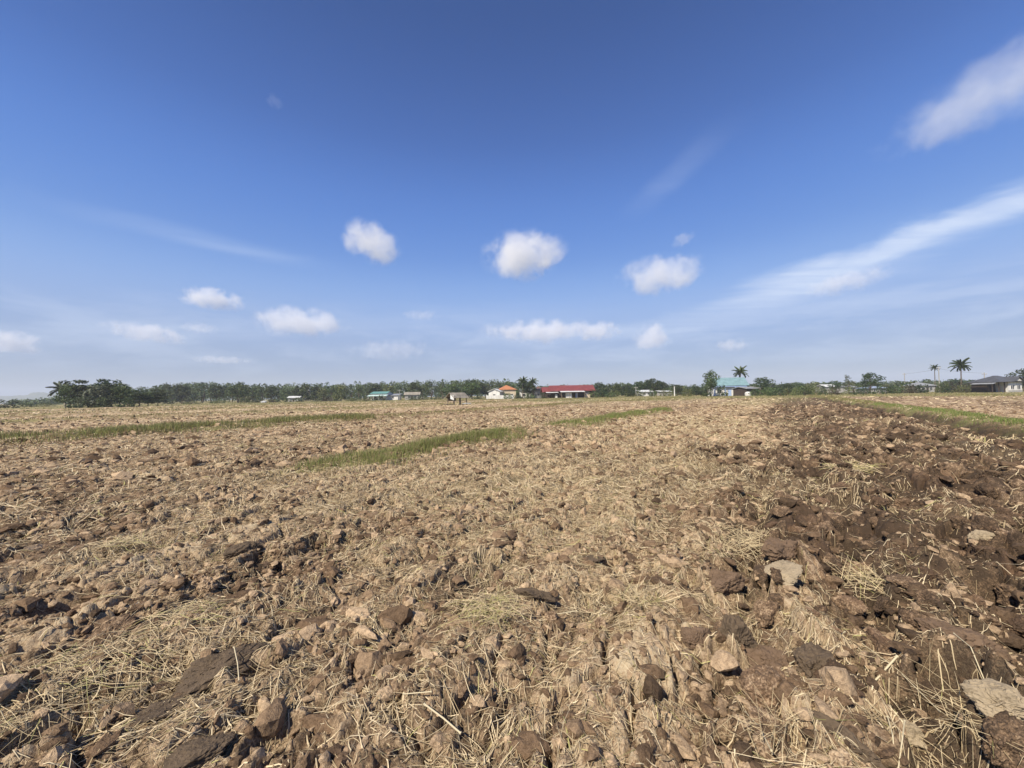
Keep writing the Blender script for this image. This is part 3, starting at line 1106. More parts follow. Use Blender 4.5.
# ------------------------------------------------------------------ grass on the banks
def blades(P, H, W, col, rng, lean=0.45):
    n = len(P)
    z = soil(P[:, 0], P[:, 1], True)[0]
    a = rng.uniform(0, 6.283, n)
    b = rng.uniform(0, 6.283, n)
    ln = np.abs(rng.normal(0, lean, n))
    dx, dy = np.cos(a) * ln, np.sin(a) * ln
    sx, sy = np.cos(b) * W * 0.5, np.sin(b) * W * 0.5
    base = np.stack([P[:, 0], P[:, 1], z - 0.01], 1)
    side = np.stack([sx, sy, np.zeros(n)], 1)
    mid = base + np.stack([dx * H * 0.35, dy * H * 0.35, H * 0.6], 1)
    tip = base + np.stack([dx * H, dy * H, H * (1 - 0.25 * ln)], 1)
    V = np.stack([base - side, base + side, mid + side * 0.75, mid - side * 0.75, tip + side * 0.12, tip - side * 0.12], 1).reshape(-1, 3)
    i = (np.arange(n) * 6)[:, None]
    F = np.concatenate([i + np.array([[0, 1, 2, 3]]), i + np.array([[3, 2, 4, 5]])], 1).reshape(-1, 4)
    return V, F, np.repeat(col, 6, 0)


def bank_points(k, s0, s1, n, rng, spread=0.9):
    t0, hh, w = BUNDS[k]
    s = rng.uniform(s0, s1, n)
    tt = rng.normal(0, 0.42, n).clip(-1.2, 1.2) * w * spread
    wb = wob(s, k) if k > 1 else 0.35 * wob(s, k)
    t = t0 + wb + tt
    x = s * FX + t * LX
    y = s * FY + t * LY
    return np.stack([x, y], 1), s, t


def grass_cols(n, rng, dry=0.2, base=(0.085, 0.125, 0.03)):
    g = np.array(base) * rng.uniform(0.65, 1.35, (n, 1)) + np.array([0.02, 0.015, 0.0]) * rng.random((n, 1))
    d = np.array([0.34, 0.28, 0.14]) * rng.uniform(0.6, 1.15, (n, 1))
    return np.where(rng.random((n, 1)) < dry, d, g)


def build_bank(name, label, parts):
    rng = np.random.default_rng(abs(hash(label)) % 10000 if False else len(label) * 37)
    VS, FS, CS, nb = [], [], [], 0
    for (k, s0, s1, n, H, W, dry, base, spread) in parts:
        P, s, t = bank_points(k, s0, s1, n, rng, spread)
        dens = fbm(s * 0.9, t * 2.2, 4, 87 + k)
        ends = np.minimum(sstep(s0, s0 + 2.4, s), 1 - sstep(s1 - 2.0, s1, s)) if k < 2 else 1
        kp = rng.random(n) < np.clip((0.1 + 2.6 * (dens - 0.34)) * (0.12 + 0.88 * ends), 0.03, 1)
        P = P[kp]
        m = len(P)
        r = np.hypot(P[:, 0], P[:, 1])
        V, F, C = blades(P, H * rng.uniform(0.35, 1.35, m) * (0.6 + 0.9 * (dens[kp] - 0.2)), W * (1 + 0.05 * r), grass_cols(m, rng, dry, base), rng)
        VS.append(V); FS.append(F + nb); CS.append(C); nb += len(V)
    me = np_mesh(name, np.concatenate(VS), np.concatenate(FS), 4, False, np.concatenate(CS), 'tint')
    o = link_mesh(name, me, M_GRASS)
    tag(o, label, 'grass', kind='stuff')
    print(name, len(me.polygons))


G1 = (0.23, 0.275, 0.085)
G2 = (0.235, 0.235, 0.09)
build_bank('grass_strip', 'bright green grass strip across the field left of centre', [(0, 3.9, 12.0, 40000, 0.21, 0.005, 0.46, G1, 1.8)])
build_bank('grass_strip', 'short green grass strip farther along the same low bank', [(0, 14.2, 33, 24000, 0.20, 0.006, 0.33, (0.20, 0.25, 0.07), 1.5)])
build_bank('grass_bank', 'grass growing on the bank along the right field edge', [(1, 1, 45, 34000, 0.15, 0.007, 0.18, (0.20, 0.25, 0.075), 0.9), (1, 45, 130, 9000, 0.18, 0.02, 0.5, G2, 1.0),
                                                       (1, 14.5, 19, 7000, 0.24, 0.007, 0.2, (0.18, 0.24, 0.06), 0.9)])
build_bank('grass_bank', 'low dry green grass on the long bank at left', [(2, -10, 16, 40000, 0.28, 0.009, 0.40, (0.235, 0.255, 0.09), 1.5), (2, 16, 45, 7000, 0.18, 0.012, 0.5, (0.235, 0.24, 0.09), 1.4), (2, 45, 130, 8000, 0.18, 0.02, 0.5, G2, 1.2)])
build_bank('grass_bank', 'thin far grass lines between the distant plots', [(3, 0, 160, 9000, 0.16, 0.02, 0.55, G2, 1.3), (4, 0, 180, 6000, 0.16, 0.025, 0.6, G2, 1.3),
                                                       (5, 0, 180, 4000, 0.16, 0.03, 0.6, G2, 1.3), (7, 20, 150, 6000, 0.2, 0.02, 0.5, G2, 1.3)])


def build_far_grass():
    rng = np.random.default_rng(55)
    n = 60000
    th = np.radians(rng.uniform(-58, 58, n))
    r = np.exp(rng.uniform(math.log(48), math.log(260), n))
    P = np.stack([r * np.sin(th), r * np.cos(th)], 1)
    g = grassy(P[:, 0], P[:, 1])
    P = P[rng.random(n) < g * (0.3 + 0.7 * sstep(0.4, 0.6, fbm(P[:, 0] * 0.12, P[:, 1] * 0.05, 3, 91)))]
    m = len(P)
    r = np.hypot(P[:, 0], P[:, 1])
    V, F, C = blades(P, rng.uniform(0.08, 0.30, m), 0.0010 * r, grass_cols(m, rng, 0.45, (0.22, 0.225, 0.085)), rng)
    me = np_mesh('meadow_grass', V, F, 4, False, C, 'tint')
    o = link_mesh('meadow_grass', me, M_GRASS)
    tag(o, 'rough grass on the land between the field and the houses', 'grass', kind='stuff')


build_far_grass()


# ------------------------------------------------------------------ trees
def leaf_quads(centres, radii, per, size, rng, flatten=0.8, shell=0.55):
    """leaf cards scattered through each clump's volume, thicker toward its shell"""
    V, T = [], []
    for (c, R) in zip(centres, radii):
        n = int(per * (R ** 2))
        n = max(n, 12)
        d = rng.normal(size=(n, 3))
        d /= np.linalg.norm(d, axis=1)[:, None]
        rr = R * (shell + (1 - shell) * rng.random(n)) * (0.85 + 0.3 * rng.random(n))
        p = np.array(c) + d * rr[:, None] * np.array([1, 1, flatten])
        nrm = d + rng.normal(0, 0.65, (n, 3)) + np.array([0, 0, 0.35])
        nrm /= np.linalg.norm(nrm, axis=1)[:, None]
        u = np.cross(nrm, rng.normal(size=(n, 3)))
        u /= np.linalg.norm(u, axis=1)[:, None]
        w = np.cross(nrm, u)
        sz = size * rng.uniform(0.55, 1.35, n)
        a = u * sz[:, None] * 0.5
        b = w * (sz * rng.uniform(0.45, 0.9, n))[:, None] * 0.5
        q = np.stack([p - a, p - b * 0.9 + a * 0.1, p + a, p + b], 1)
        V.append(q.reshape(-1, 3))
        t = np.clip(rng.random() * 0.6 + rng.random(n) * 0.4, 0, 1)
        T.append(np.repeat(t, 4))
    V = np.concatenate(V)
    return V, np.arange(len(V)).reshape(-1, 4), np.concatenate(T)


def broadleaf_proto(h, w, seed, mat, leaf=0.45, per=26, trunk_h=0.3, blobs=16, bark=M_BARK, style='round', flat=0.8):
    """returns (trunk mesh, crown mesh); height h, crown width w"""
    rng = np.random.default_rng(seed)
    z0 = h * trunk_h
    cs, rs = [], []
    ch = h - z0
    for i in range(blobs):
        u = (i + 0.5) / blobs
        if style == 'round':
            zz = z0 + ch * (0.12 + 0.74 * u)
            prof = math.sin(math.pi * (0.18 + 0.74 * u)) ** 0.8
        elif style == 'tiers':
            zz = z0 + ch * (0.1 + 0.8 * (round(u * 3) / 3))
            prof = 1.0 - 0.35 * u
        elif style == 'bush':
            zz = h * (0.12 + 0.68 * u)
            prof = math.sqrt(max(0.05, 1 - (u * 0.9) ** 2))
        else:
            zz = z0 + ch * (0.05 + 0.85 * u)
            prof = 1.0 - 0.75 * u
        a = i * 2.39996 + rng.normal(0, 0.5)
        rr = w * 0.5 * prof * (0.30 + 0.55 * rng.random())
        R = w * 0.5 * rng.uniform(0.26, 0.46) * (0.6 + 0.4 * prof)
        R = min(R, (h - zz) + 0.25)
        R = max(R, 0.18 * w * 0.5 + 0.15)
        cs.append((math.cos(a) * rr, math.sin(a) * rr, zz))
        rs.append(R)
    if style == 'bush':
        for i in range(blobs // 2):
            a = rng.uniform(0, 6.283)
            rr = w * 0.5 * rng.uniform(0.2, 0.85)
            cs.append((math.cos(a) * rr, math.sin(a) * rr, h * 0.16))
            rs.append(w * 0.5 * 0.24)
    V, F, T = leaf_quads(cs, rs, per, leaf, rng, flat)
    crown = np_mesh('crown', V, F, 4, False, T, 'tint')
    crown.materials.append(mat)
    m = MB()
    r0 = max(0.06, h * 0.022)
    lean = rng.normal(0, 0.03 * h, 2)
    fork = Vector((lean[0], lean[1], z0 * 0.95 + 0.15 * ch))
    m.tube([(0, 0, -0.15), (lean[0] * 0.3, lean[1] * 0.3, z0 * 0.4), fork, fork + Vector((0, 0, ch * 0.45))], [r0 * 1.35, r0, r0 * 0.75, r0 * 0.25], 7)
    for c, R in list(zip(cs, rs))[:9]:
        s = fork * rng.uniform(0.55, 1.0)
        e = Vector(c)
        mid = s.lerp(e, 0.5) + Vector((0, 0, 0.06 * h))
        m.tube([s, mid, e], [r0 * 0.5, r0 * 0.3, r0 * 0.12], 5)
    trunk = m.mesh('trunk')
    trunk.materials.append(bark)
    return trunk, crown


def place_tree(name, meshes, loc, scale, rz, label, cat='tree', group=None):
    e = empty(name, loc, rz)
    e.scale = scale if isinstance(scale, (tuple, list)) else (scale, scale, scale)
    link_mesh('trunk', meshes[0], None, e)
    link_mesh('crown', meshes[1], None, e)
    tag(e, label, cat, group)
    return e


FAR = [
    broadleaf_proto(10, 8.5, 1, M_LEAF['dark'], 0.8, 17, 0.22, 20),
    broadleaf_proto(10, 7.5, 2, M_LEAF['mid'], 0.8, 17, 0.18, 20),
    broadleaf_proto(10, 9.5, 3, M_LEAF['dark'], 0.8, 17, 0.2, 24),
    broadleaf_proto(10, 7.0, 4, M_LEAF['grey'], 0.7, 10, 0.22, 18),
    broadleaf_proto(10, 8.0, 5, M_LEAF['mid'], 0.8, 17, 0.12, 22, style='bush'),
    broadleaf_proto(10, 6.0, 6, M_LEAF['dark'], 0.65, 10, 0.15, 18, style='cone'),
    broadleaf_proto(10, 8.5, 7, M_LEAF['pale'], 0.8, 17, 0.15, 20, style='bush'),
    broadleaf_proto(10, 9.0, 8, M_LEAF['mid'], 0.8, 17, 0.25, 14, style='tiers'),
]
BUSH = [
    broadleaf_proto(3, 4.2, 31, M_LEAF['mid'], 0.36, 34, 0.05, 16, style='bush'),
    broadleaf_proto(3, 4.0, 32, M_LEAF['dark'], 0.36, 34, 0.05, 16, style='bush'),
    broadleaf_proto(3, 4.5, 33, M_LEAF['pale'], 0.34, 34, 0.05, 16, style='bush'),
    broadleaf_proto(3, 4.2, 34, M_LEAF['brown'], 0.34, 34, 0.05, 16, style='bush'),
]


def tree_px(px, py_top, D, wpx, proto, label, name='broadleaf_tree', cat='tree', group=None, base_h=10.0, base_w=None, base=None):
    h = top_z(px, py_top, D)
    w = wpx * D / FPX
    bw = {0: 8.5, 1: 7.5, 2: 9.5, 3: 7, 4: 8, 5: 6, 6: 8.5, 7: 9}.get(proto if base_w is None else None, base_w)
    sx = w / bw
    sz = h / base_h
    meshes = (FAR if base is None else base)[proto]
    return place_tree(name, meshes, (px_at(px, D), D, 0), (sx, sx, sz), random.uniform(0, 6.28), label, cat, group)


def bush_px(px, py_top, D, wpx, proto, label, group=None, name='bush'):
    return tree_px(px, py_top, D, wpx, proto, label, name, 'bush', group, 3.0, 4.3, BUSH)


# --- coconut palms
def frond_mesh(L, seed, droop=0.5, up=0.5, width=0.42, nleaf=22):
    """one feathered leaf starting at the origin, reaching along +X"""
    rng = np.random.default_rng(seed)
    V, F, T = [], [], []
    pts = []
    cur = Vector((0, 0, 0))
    for i in range(9):
        pts.append(cur.copy())
        a = up - droop * (i + 0.5) / 8
        cur = cur + Vector((math.cos(a), 0, math.sin(a))) * (L / 8)
    m = MB()
    m.tube(pts, [0.05 * (1 - 0.8 * i / 8) for i in range(9)], 4)
    for v in m.v:
        V.append(v); T.append(0.7)
    F += [list(f) for f in m.f if len(f) == 4]

    def at(u):
        k = min(7, int(u * 8))
        return pts[k].lerp(pts[k + 1], u * 8 - k)
    for i in range(nleaf):
        u = 0.12 + 0.87 * (i + 0.5) / nleaf
        p = at(u)
        ll = L * width * 0.42 * math.sin(math.pi * (0.12 + 0.80 * u)) ** 0.7
        for sgn in (-1, 1):
            d = Vector((0.55 + 0.2 * rng.random(), sgn * 0.8, -0.35 - 0.35 * rng.random())).normalized()
            w = Vector((L / nleaf * 0.36, 0, 0.02))
            mid = p + d * ll * 0.55
            tip = p + d * ll + Vector((0, 0, -0.18 * ll))
            b = len(V)
            V += [tuple(p - w), tuple(p + w), tuple(mid + w), tuple(mid - w), tuple(tip + w * 0.15), tuple(tip - w * 0.15)]
            T += [0.2 + 0.6 * rng.random()] * 6
            F += [[b, b + 1, b + 2, b + 3], [b + 3, b + 2, b + 4, b + 5]]
    me = np_mesh('frond', np.array(V), np.array(F), 4, False, np.array(T), 'tint')
    return me


FRONDS = {}
for kind in ('dark', 'mid', 'grey'):
    FRONDS[kind] = []
    for i, (dr, up) in enumerate(((1.0, 1.35), (1.2, 0.85), (1.3, 0.40), (1.1, -0.1))):
        me = frond_mesh(1.0, 70 + i, dr, up)
        me.materials.append(M_LEAF[kind])
        FRONDS[kind].append(me)


def palm(px, py_top, D, span_px, label, kind='dark', nf=18, lean=(0.3, 0.0), bark=M_BARK, trunk_r=0.16, trunk_frac=0.74, seed=1, name='coconut_palm'):
    rng = random.Random(seed)
    H = top_z(px, py_top, D)
    L = span_px * D / FPX * 0.60
    e = empty(name, (px_at(px, D) - lean[0], D, 0))
    zc = H - L * 0.70
    m = MB()
    m.tube([(0, 0, -0.2), (lean[0] * 0.15, 0, zc * 0.3), (lean[0] * 0.5, lean[1] * 0.5, zc * 0.65), (lean[0], lean[1], zc)],
           [trunk_r * 1.5, trunk_r, trunk_r * 0.85, trunk_r * 0.75], 8)
    m.build('trunk', bark, e)
    for i in range(nf):
        a = i * 2.39996 + rng.uniform(-0.25, 0.25)
        tier = min(3, int(4 * i / nf))
        o = link_mesh('frond', FRONDS[kind][tier], None, e)
        o.location = (lean[0], lean[1], zc + 0.1 - 0.05 * tier)
        o.rotation_euler = (rng.uniform(-0.2, 0.2), rng.uniform(-0.12, 0.12), a)
        l = L * rng.uniform(0.85, 1.12)
        o.scale = (l, l, l)
    tag(e, label, 'palm tree')
    return e


# left clump
palm(61, 382.5, 106, 17, 'palm with long arching fronds at the left end of the dark leafy clump', 'grey', 26, (-1.2, 0), M_PALEBARK, 0.15, seed=3, name='palm_tree')
LEFT = [broadleaf_proto(7, 7.0, 41, M_LEAF['dark'], 0.42, 75, 0.2, 26, style='tiers', flat=0.6), broadleaf_proto(7, 6.5, 42, M_LEAF['grey'], 0.42, 60, 0.12, 24, style='bush'),
        broadleaf_proto(7, 6.5, 43, M_LEAF['mid'], 0.42, 75, 0.14, 24)]
for (px, py, D, w, k, lab) in (
        (70, 381.5, 104, 24, 2, 'green tree just right of the palm with arching fronds'),
        (80, 379.6, 106, 32, 0, 'dark flat-topped tree right of the palm with arching fronds'),
        (104, 378.6, 107, 30, 0, 'tallest flat-topped tree in the middle of the left clump'),
        (120, 381.8, 108, 24, 2, 'green tree at the right shoulder of the left clump'),
        (148, 391.5, 110, 18, 2, 'small green tree between two dark round trees of the left clump'),
        (97, 381, 103, 34, 1, 'grey green tree filling the middle of the left clump'),
        (111, 381.8, 109, 30, 0, 'dark tree on the right half of the left clump, below the tallest one'),
        (124, 384.5, 106, 26, 2, 'lower green tree in front of the right shoulder of the left clump'),
        (139, 389.5, 104, 25, 0, 'dark round tree at the right end of the left clump'),
        (158, 389, 112, 18, 0, 'small dark tree standing apart right of the left clump')):
    tree_px(px, py, D, w, k, lab, base=LEFT, base_h=7.0, base_w=6.7)
bush_px(6, 398.5, 120, 28, 1, 'dark bush at the extreme left of the picture')
bush_px(30, 401.5, 150, 18, 0, 'low green bush right of the extreme left bush')
for (px, py, w, k, lab) in ((73, 396, 18, 1, 'dark undergrowth bush at the foot of the palm with arching fronds'), (88, 395, 20, 1, 'dark undergrowth bush under the middle of the left clump'),
                            (104, 396, 20, 0, 'green undergrowth bush under the tallest flat-topped tree'), (128, 397, 20, 1, 'dark undergrowth bush under the right shoulder of the left clump')):
    bush_px(px, py, 101, w, k, lab)
bush_px(46, 402, 150, 16, 2, 'low pale bush left of the palm with arching fronds')

# distant tree line
PROF_X = [-30, 20, 50, 120, 140, 165, 190, 215, 235, 260, 290, 305, 330, 365, 400, 430, 460, 480, 500, 515, 540, 560, 585, 605, 620, 645, 660, 680, 700, 720, 770, 800, 840, 880, 920, 960, 1000, 1060]
PROF_Y = [q - (2.2 if x >= 580 else 0) for x, q in zip(PROF_X, [399, 399, 398, 390, 388, 385, 382.5, 382.5, 383, 385, 384.5, 382.5, 384.5, 383, 381.5, 380.5, 380, 380, 380.5, 382, 386, 387.5, 386, 387, 385, 384, 386, 387, 387, 387, 385.5, 385, 384, 383.5, 383, 382.5, 382, 381])]


def profile(px):
    return float(np.interp(px, PROF_X, PROF_Y))


def segment(px):
    if px < 200: return 'distant tree right of the left palm clump'
    if px < 285: return 'distant tree left of the small white cottage'
    if px < 368: return 'distant tree between the white cottage and the teal roof'
    if px < 445: return 'distant tree behind the teal roofed building'
    if px < 500: return 'distant tree behind the open field hut'
    if px < 545: return 'distant tree behind the orange roofed house'
    if px < 605: return 'distant tree behind the long red roof'
    if px < 700: return 'distant tree near the small white sheds'
    if px < 775: return 'distant tree behind the pale blue green roof'
    if px < 900: return 'distant low tree between the green roof and the hedges'
    return 'distant low tree behind the right hand hedges'


rt = random.Random(5)
px = 128.0
while px < 1050:
    D = rt.uniform(205, 250)
    w = rt.uniform(13, 21) if px < 520 else rt.uniform(13, 21)
    y = profile(px) + rt.uniform(-3.0, 2.2)
    k = rt.choice([0, 1, 2, 3, 4, 5, 7, 6, 2, 6, 1] if px < 520 else [0, 1, 2, 4, 4, 6, 3])
    lab = segment(px)
    tree_px(px, y, D, w, k, lab, group=lab.replace('distant', 'trees,').replace('tree ', '', 1) if False else 'tree line, ' + lab.replace('distant ', '').replace('low ', '').replace('tree ', ''))
    px += w * rt.uniform(0.38, 0.62)


def build_wood():
    """the far-off wood behind the tree line: one mass of crowns"""
    rng = np.random.default_rng(404)
    cs, rs = [], []
    for row, (D, up) in enumerate(((300, 0.0), (345, -0.3), (400, -0.8))):
        x = -520.0
        while x < 620:
            pxx = 512 + FPX * x / D
            if 15 < pxx < 1100:
                H = top_z(pxx, profile(pxx) + 0.2 + up + rng.normal(0, 0.9), D)
                R = rng.uniform(3.0, 5.0)
                for q in range(3):
                    cs.append((x + rng.normal(0, 1.5), D + rng.normal(0, 5), max(1.0, (H - R) * (0.33 * q + 0.34))))
                    rs.append(R)
            x += rng.uniform(4, 6.5)
    V, F, T = leaf_quads(cs, rs, 4.5, 1.5, rng, 0.9, 0.5)
    me = np_mesh('distant_wood', V, F, 4, False, T, 'tint')
    o = link_mesh('distant_wood', me, M_LEAF['mid'])
    tag(o, 'far-off band of woodland closing the horizon', 'wood', kind='stuff')


build_wood()

# hills, far left
def build_hills():
    n = 160
    V, F = [], []
    ys = [2400, 2480, 2600, 2750]
    xs = np.linspace(-3700, -1120, n)
    px_ = 512 + FPX * xs / 2400
    base = np.interp(px_, [-80, 0, 25, 35, 52, 75, 120, 200, 340], [398, 396, 394, 392.6, 394, 390, 396, 398, 401])
    hs = np.array([top_z(p, b, 2400) for p, b in zip(px_, base)])
    hs = hs + (fbm(xs * 0.016, xs * 0, 5, 7, 0.65) - 0.5) * 34
    for j, yv in enumerate(ys):
        k = (0.0, 0.85, 1.0, 0.0)[j]
        for i in range(n):
            V.append((xs[i] * (yv / 2400), yv, max(-0.2, hs[i] * k * (yv / 2400 if j < 3 else 1)) if k else -0.3))
    for j in range(3):
        for i in range(n - 1):
            a = j * n + i
            F.append((a, a + 1, a + n + 1, a + n))
    me = np_mesh('hills', np.array(V), np.array(F), 4, True)
    nb = NB('wooded_hill')
    tc = nb.n('ShaderNodeTexCoord')
    nz = nb.noise(tc.outputs['Object'], 0.05, 6, 0.65)
    c = nb.ramp(nz, [(0.35, (0.03, 0.045, 0.02)), (0.6, (0.07, 0.09, 0.04))])
    nb.surf(nb.principled(c, 0.95, 0.05))
    o = link_mesh('hills', me, nb.m)
    tag(o, kind='structure')


build_hills()


# ------------------------------------------------------------------ buildings
def gable_roof(m, x0, x1, y0, y1, ze, zr, th=0.12, over=0.5):
    """ridge along X"""
    ym = (y0 + y1) / 2
    s = (zr - ze) / ((y1 - y0) / 2)
    ya, yb = y0 - over, y1 + over
    za = ze - s * over
    m.slab([(x0 - over, ya, za), (x1 + over, ya, za), (x1 + over, ym, zr), (x0 - over, ym, zr)], th)
    m.slab([(x1 + over, yb, za), (x0 - over, yb, za), (x0 - over, ym + 0.003, zr), (x1 + over, ym + 0.003, zr)], th)


def gable_roof_y(m, x0, x1, y0, y1, ze, zr, th=0.12, over=0.4):
    """ridge along Y, gable towards the viewer"""
    xm = (x0 + x1) / 2
    s = (zr - ze) / ((x1 - x0) / 2)
    xa, xb, za = x0 - over, x1 + over, ze - s * over
    m.slab([(xa, y1 + over, za), (xa, y0 - over, za), (xm, y0 - over, zr), (xm, y1 + over, zr)], th)
    m.slab([(xb, y0 - over, za), (xb, y1 + over, za), (xm + 0.003, y1 + over, zr), (xm + 0.003, y0 - over, zr)], th)


def hip_roof(m, x0, x1, y0, y1, ze, zr, th=0.12, over=0.5):
    ya, yb, xa, xb = y0 - over, y1 + over, x0 - over, x1 + over
    ym = (y0 + y1) / 2
    k = min((yb - ya) / 2, (xb - xa) / 2 - 0.2)
    r0, r1 = (xa + k, ym, zr), (xb - k, ym, zr)
    ze -= 0.15
    m.slab([(xa, ya, ze), (xb, ya, ze), r1, r0], th)
    m.slab([(xb, yb, ze), (xa, yb, ze), r0, r1], th)
    m.slab([(xb, ya, ze), (xb, yb, ze), r1], th)
    m.slab([(xa, yb, ze), (xa, ya, ze), r0], th)


def gable_walls(m, x0, x1, y0, y1, ze, zr, z0=-0.1, t=0.15, axis='X'):
    m.box(x0, x1, y0, y1, z0, ze)
    if axis == 'X':
        ym = (y0 + y1) / 2
        for xa, xb in ((x0, x0 + t), (x1 - t, x1)):
            m.add([(xa, y0, ze), (xa, y1, ze), (xa, ym, zr - 0.13), (xb, y0, ze), (xb, y1, ze), (xb, ym, zr - 0.13)],
                  [(0, 2, 1), (3, 4, 5), (0, 3, 5, 2), (1, 2, 5, 4)])
    else:
        xm = (x0 + x1) / 2
        for ya, yb in ((y0, y0 + t), (y1 - t, y1)):
            m.add([(x0, ya, ze), (x1, ya, ze), (xm, ya, zr - 0.13), (x0, yb, ze), (x1, yb, ze), (xm, yb, zr - 0.13)],
                  [(0, 1, 2), (3, 5, 4), (0, 2, 5, 3), (1, 4, 5, 2)])


def window(parent, x, y, z, w, h, frame=M_WHITE):
    m = MB()
    f = 0.07
    yf = y - 0.06
    m.box(x - w / 2 - f, x + w / 2 + f, yf, y + 0.02, z - f, z)
    m.box(x - w / 2 - f, x + w / 2 + f, yf, y + 0.02, z + h, z + h + f)
    m.box(x - w / 2 - f, x - w / 2, yf, y + 0.02, z, z + h)
    m.box(x + w / 2, x + w / 2 + f, yf, y + 0.02, z, z + h)
    m.box(x - 0.03, x + 0.03, yf + 0.01, y + 0.02, z, z + h)
    fr = m.build('window', frame, parent)
    g = MB().box(x - w / 2, x + w / 2, y - 0.015, y + 0.015, z, z + h)
    g.build('pane', M_GLASS, fr)
    return fr


def door(parent, x, y, w, h, mat=M_DARKWOOD_AND_SHADE):
    d = MB().box(x - w / 2, x + w / 2, y - 0.05, y + 0.02, 0.02, h).build('door', mat, parent)
    MB().box(x + w / 2 - 0.16, x + w / 2 - 0.1, y - 0.11, y - 0.05, 1.0, 1.12).build('handle', R_GREY, d)
    return d


def house(name, px0, px1, D, y_eave, y_ridge, depth, style, wall, roof, label, rz=0.0, wins=(0.3, 0.7), doors=(0.5,), over=0.5, cat='house', frame=M_WHITE):
    pxm = (px0 + px1) / 2
    e = empty(name, (px_at(pxm, D), D, 0), rz)
    w = (px1 - px0) * D / FPX
    x0, x1 = -w / 2, w / 2
    ze, zr = top_z(pxm, y_eave, D), top_z(pxm, y_ridge, D)
    m, r = MB(), MB()
    if style == 'gable':
        gable_walls(m, x0, x1, 0, depth, ze, zr)
        gable_roof(r, x0, x1, 0, depth, ze + 0.13, zr, over=over)
    elif style == 'front':
        gable_walls(m, x0, x1, 0, depth, ze, zr, axis='Y')
        gable_roof_y(r, x0, x1, 0, depth, ze + 0.13, zr, over=over)
    elif style == 'hip':
        m.box(x0, x1, 0, depth, -0.1, ze)
        hip_roof(r, x0, x1, 0, depth, ze + 0.15, zr, over=over)
    else:   # lean-to
        m.box(x0, x1, 0, depth, -0.1, ze - 0.2)
        r.slab([(x0 - over, -over, ze - 0.05), (x1 + over, -over, ze - 0.05), (x1 + over, depth + over, zr), (x0 - over, depth + over, zr)], 0.1)
    m.build('wall', wall, e)
    r.build('roof', roof, e)
    sc = min(1.0, ze / 2.7)
    for u in wins:
        window(e, x0 + w * u, 0, 0.95 * sc, min(1.2, w * 0.18), 1.05 * sc, frame)
    for u in doors:
        door(e, x0 + w * u, 0, 0.9, 2.0 * sc)
    tag(e, label, cat)
    return e, w, ze, zr


def posts(parent, xs, y, z1, mat, s=0.14, name='post', z0=-0.1):
    for x in xs:
        MB().box(x - s / 2, x + s / 2, y - s / 2, y + s / 2, z0, z1).build(name, mat, parent)


# long red-roofed building
def red_building():
    D = 150
    e = empty('long_farm_building', (px_at(573.5, D), D, 0), rad(3))
    e.scale = (0.93, 0.93, 0.95)
    k = D / FPX
    zr, ze = 5.3, 3.05
    x0, x1 = -9.0, 9.3
    m = MB()
    gable_walls(m, x0, x1, 2.2, 9, 3.1, zr)
    m.build('wall', M_DARKWOOD_AND_SHADE, e)
    r = MB()
    gable_roof(r, x0, x1, 2.2, 9, 3.25, zr + 0.05, over=0.6)
    r.build('roof', R_RED, e)
    r = MB()
    gable_roof(r, x0 - 3.5, x0 - 0.7, 2.6, 8.5, 2.75, 4.7, over=0.3)
    r.build('side_roof', R_RED, e)
    MB().box(x0 - 3.3, x0 - 0.1, 2.8, 8.2, -0.1, 2.7).build('side_wall', M_DARKWOOD_AND_SHADE, e)
    r = MB()
    r.slab([(-5.5, -0.9, 2.5), (4.8, -0.9, 2.5), (4.8, 1.58, 2.92), (-5.5, 1.58, 2.92)], 0.08)
    r.build('awning', R_PALE, e)
    r = MB()
    r.slab([(-11.4, 0.4, 2.3), (-6.2, 0.4, 2.3), (-6.2, 2.0, 2.6), (-11.4, 2.0, 2.6)], 0.08)
    r.build('awning', R_PALE, e)
    posts(e, (-5.2, -1.9, 1.4, 4.5), -0.7, 2.48, M_WOOD)
    MB().box(-3.1, -0.6, 0.4, 2.1, -0.1, 2.2).build('white_room', M_WHITE, e)
    MB().box(5.2, 7.4, 1.2, 2.1, -0.1, 1.3).build('low_wall', M_CREAM, e)
    MB().box(-7.5, -6.6, 1.4, 2.1, -0.1, 1.6).build('water_jar', M_WHITE, e)
    window(e, 6.3, 2.2, 1.6, 1.4, 0.9)
    door(e, 1.8, 2.2, 1.0, 2.0, M_BLUEWALL)
    tag(e, 'long low farm building with a bright red metal roof and pale awning', 'farm building')


red_building()


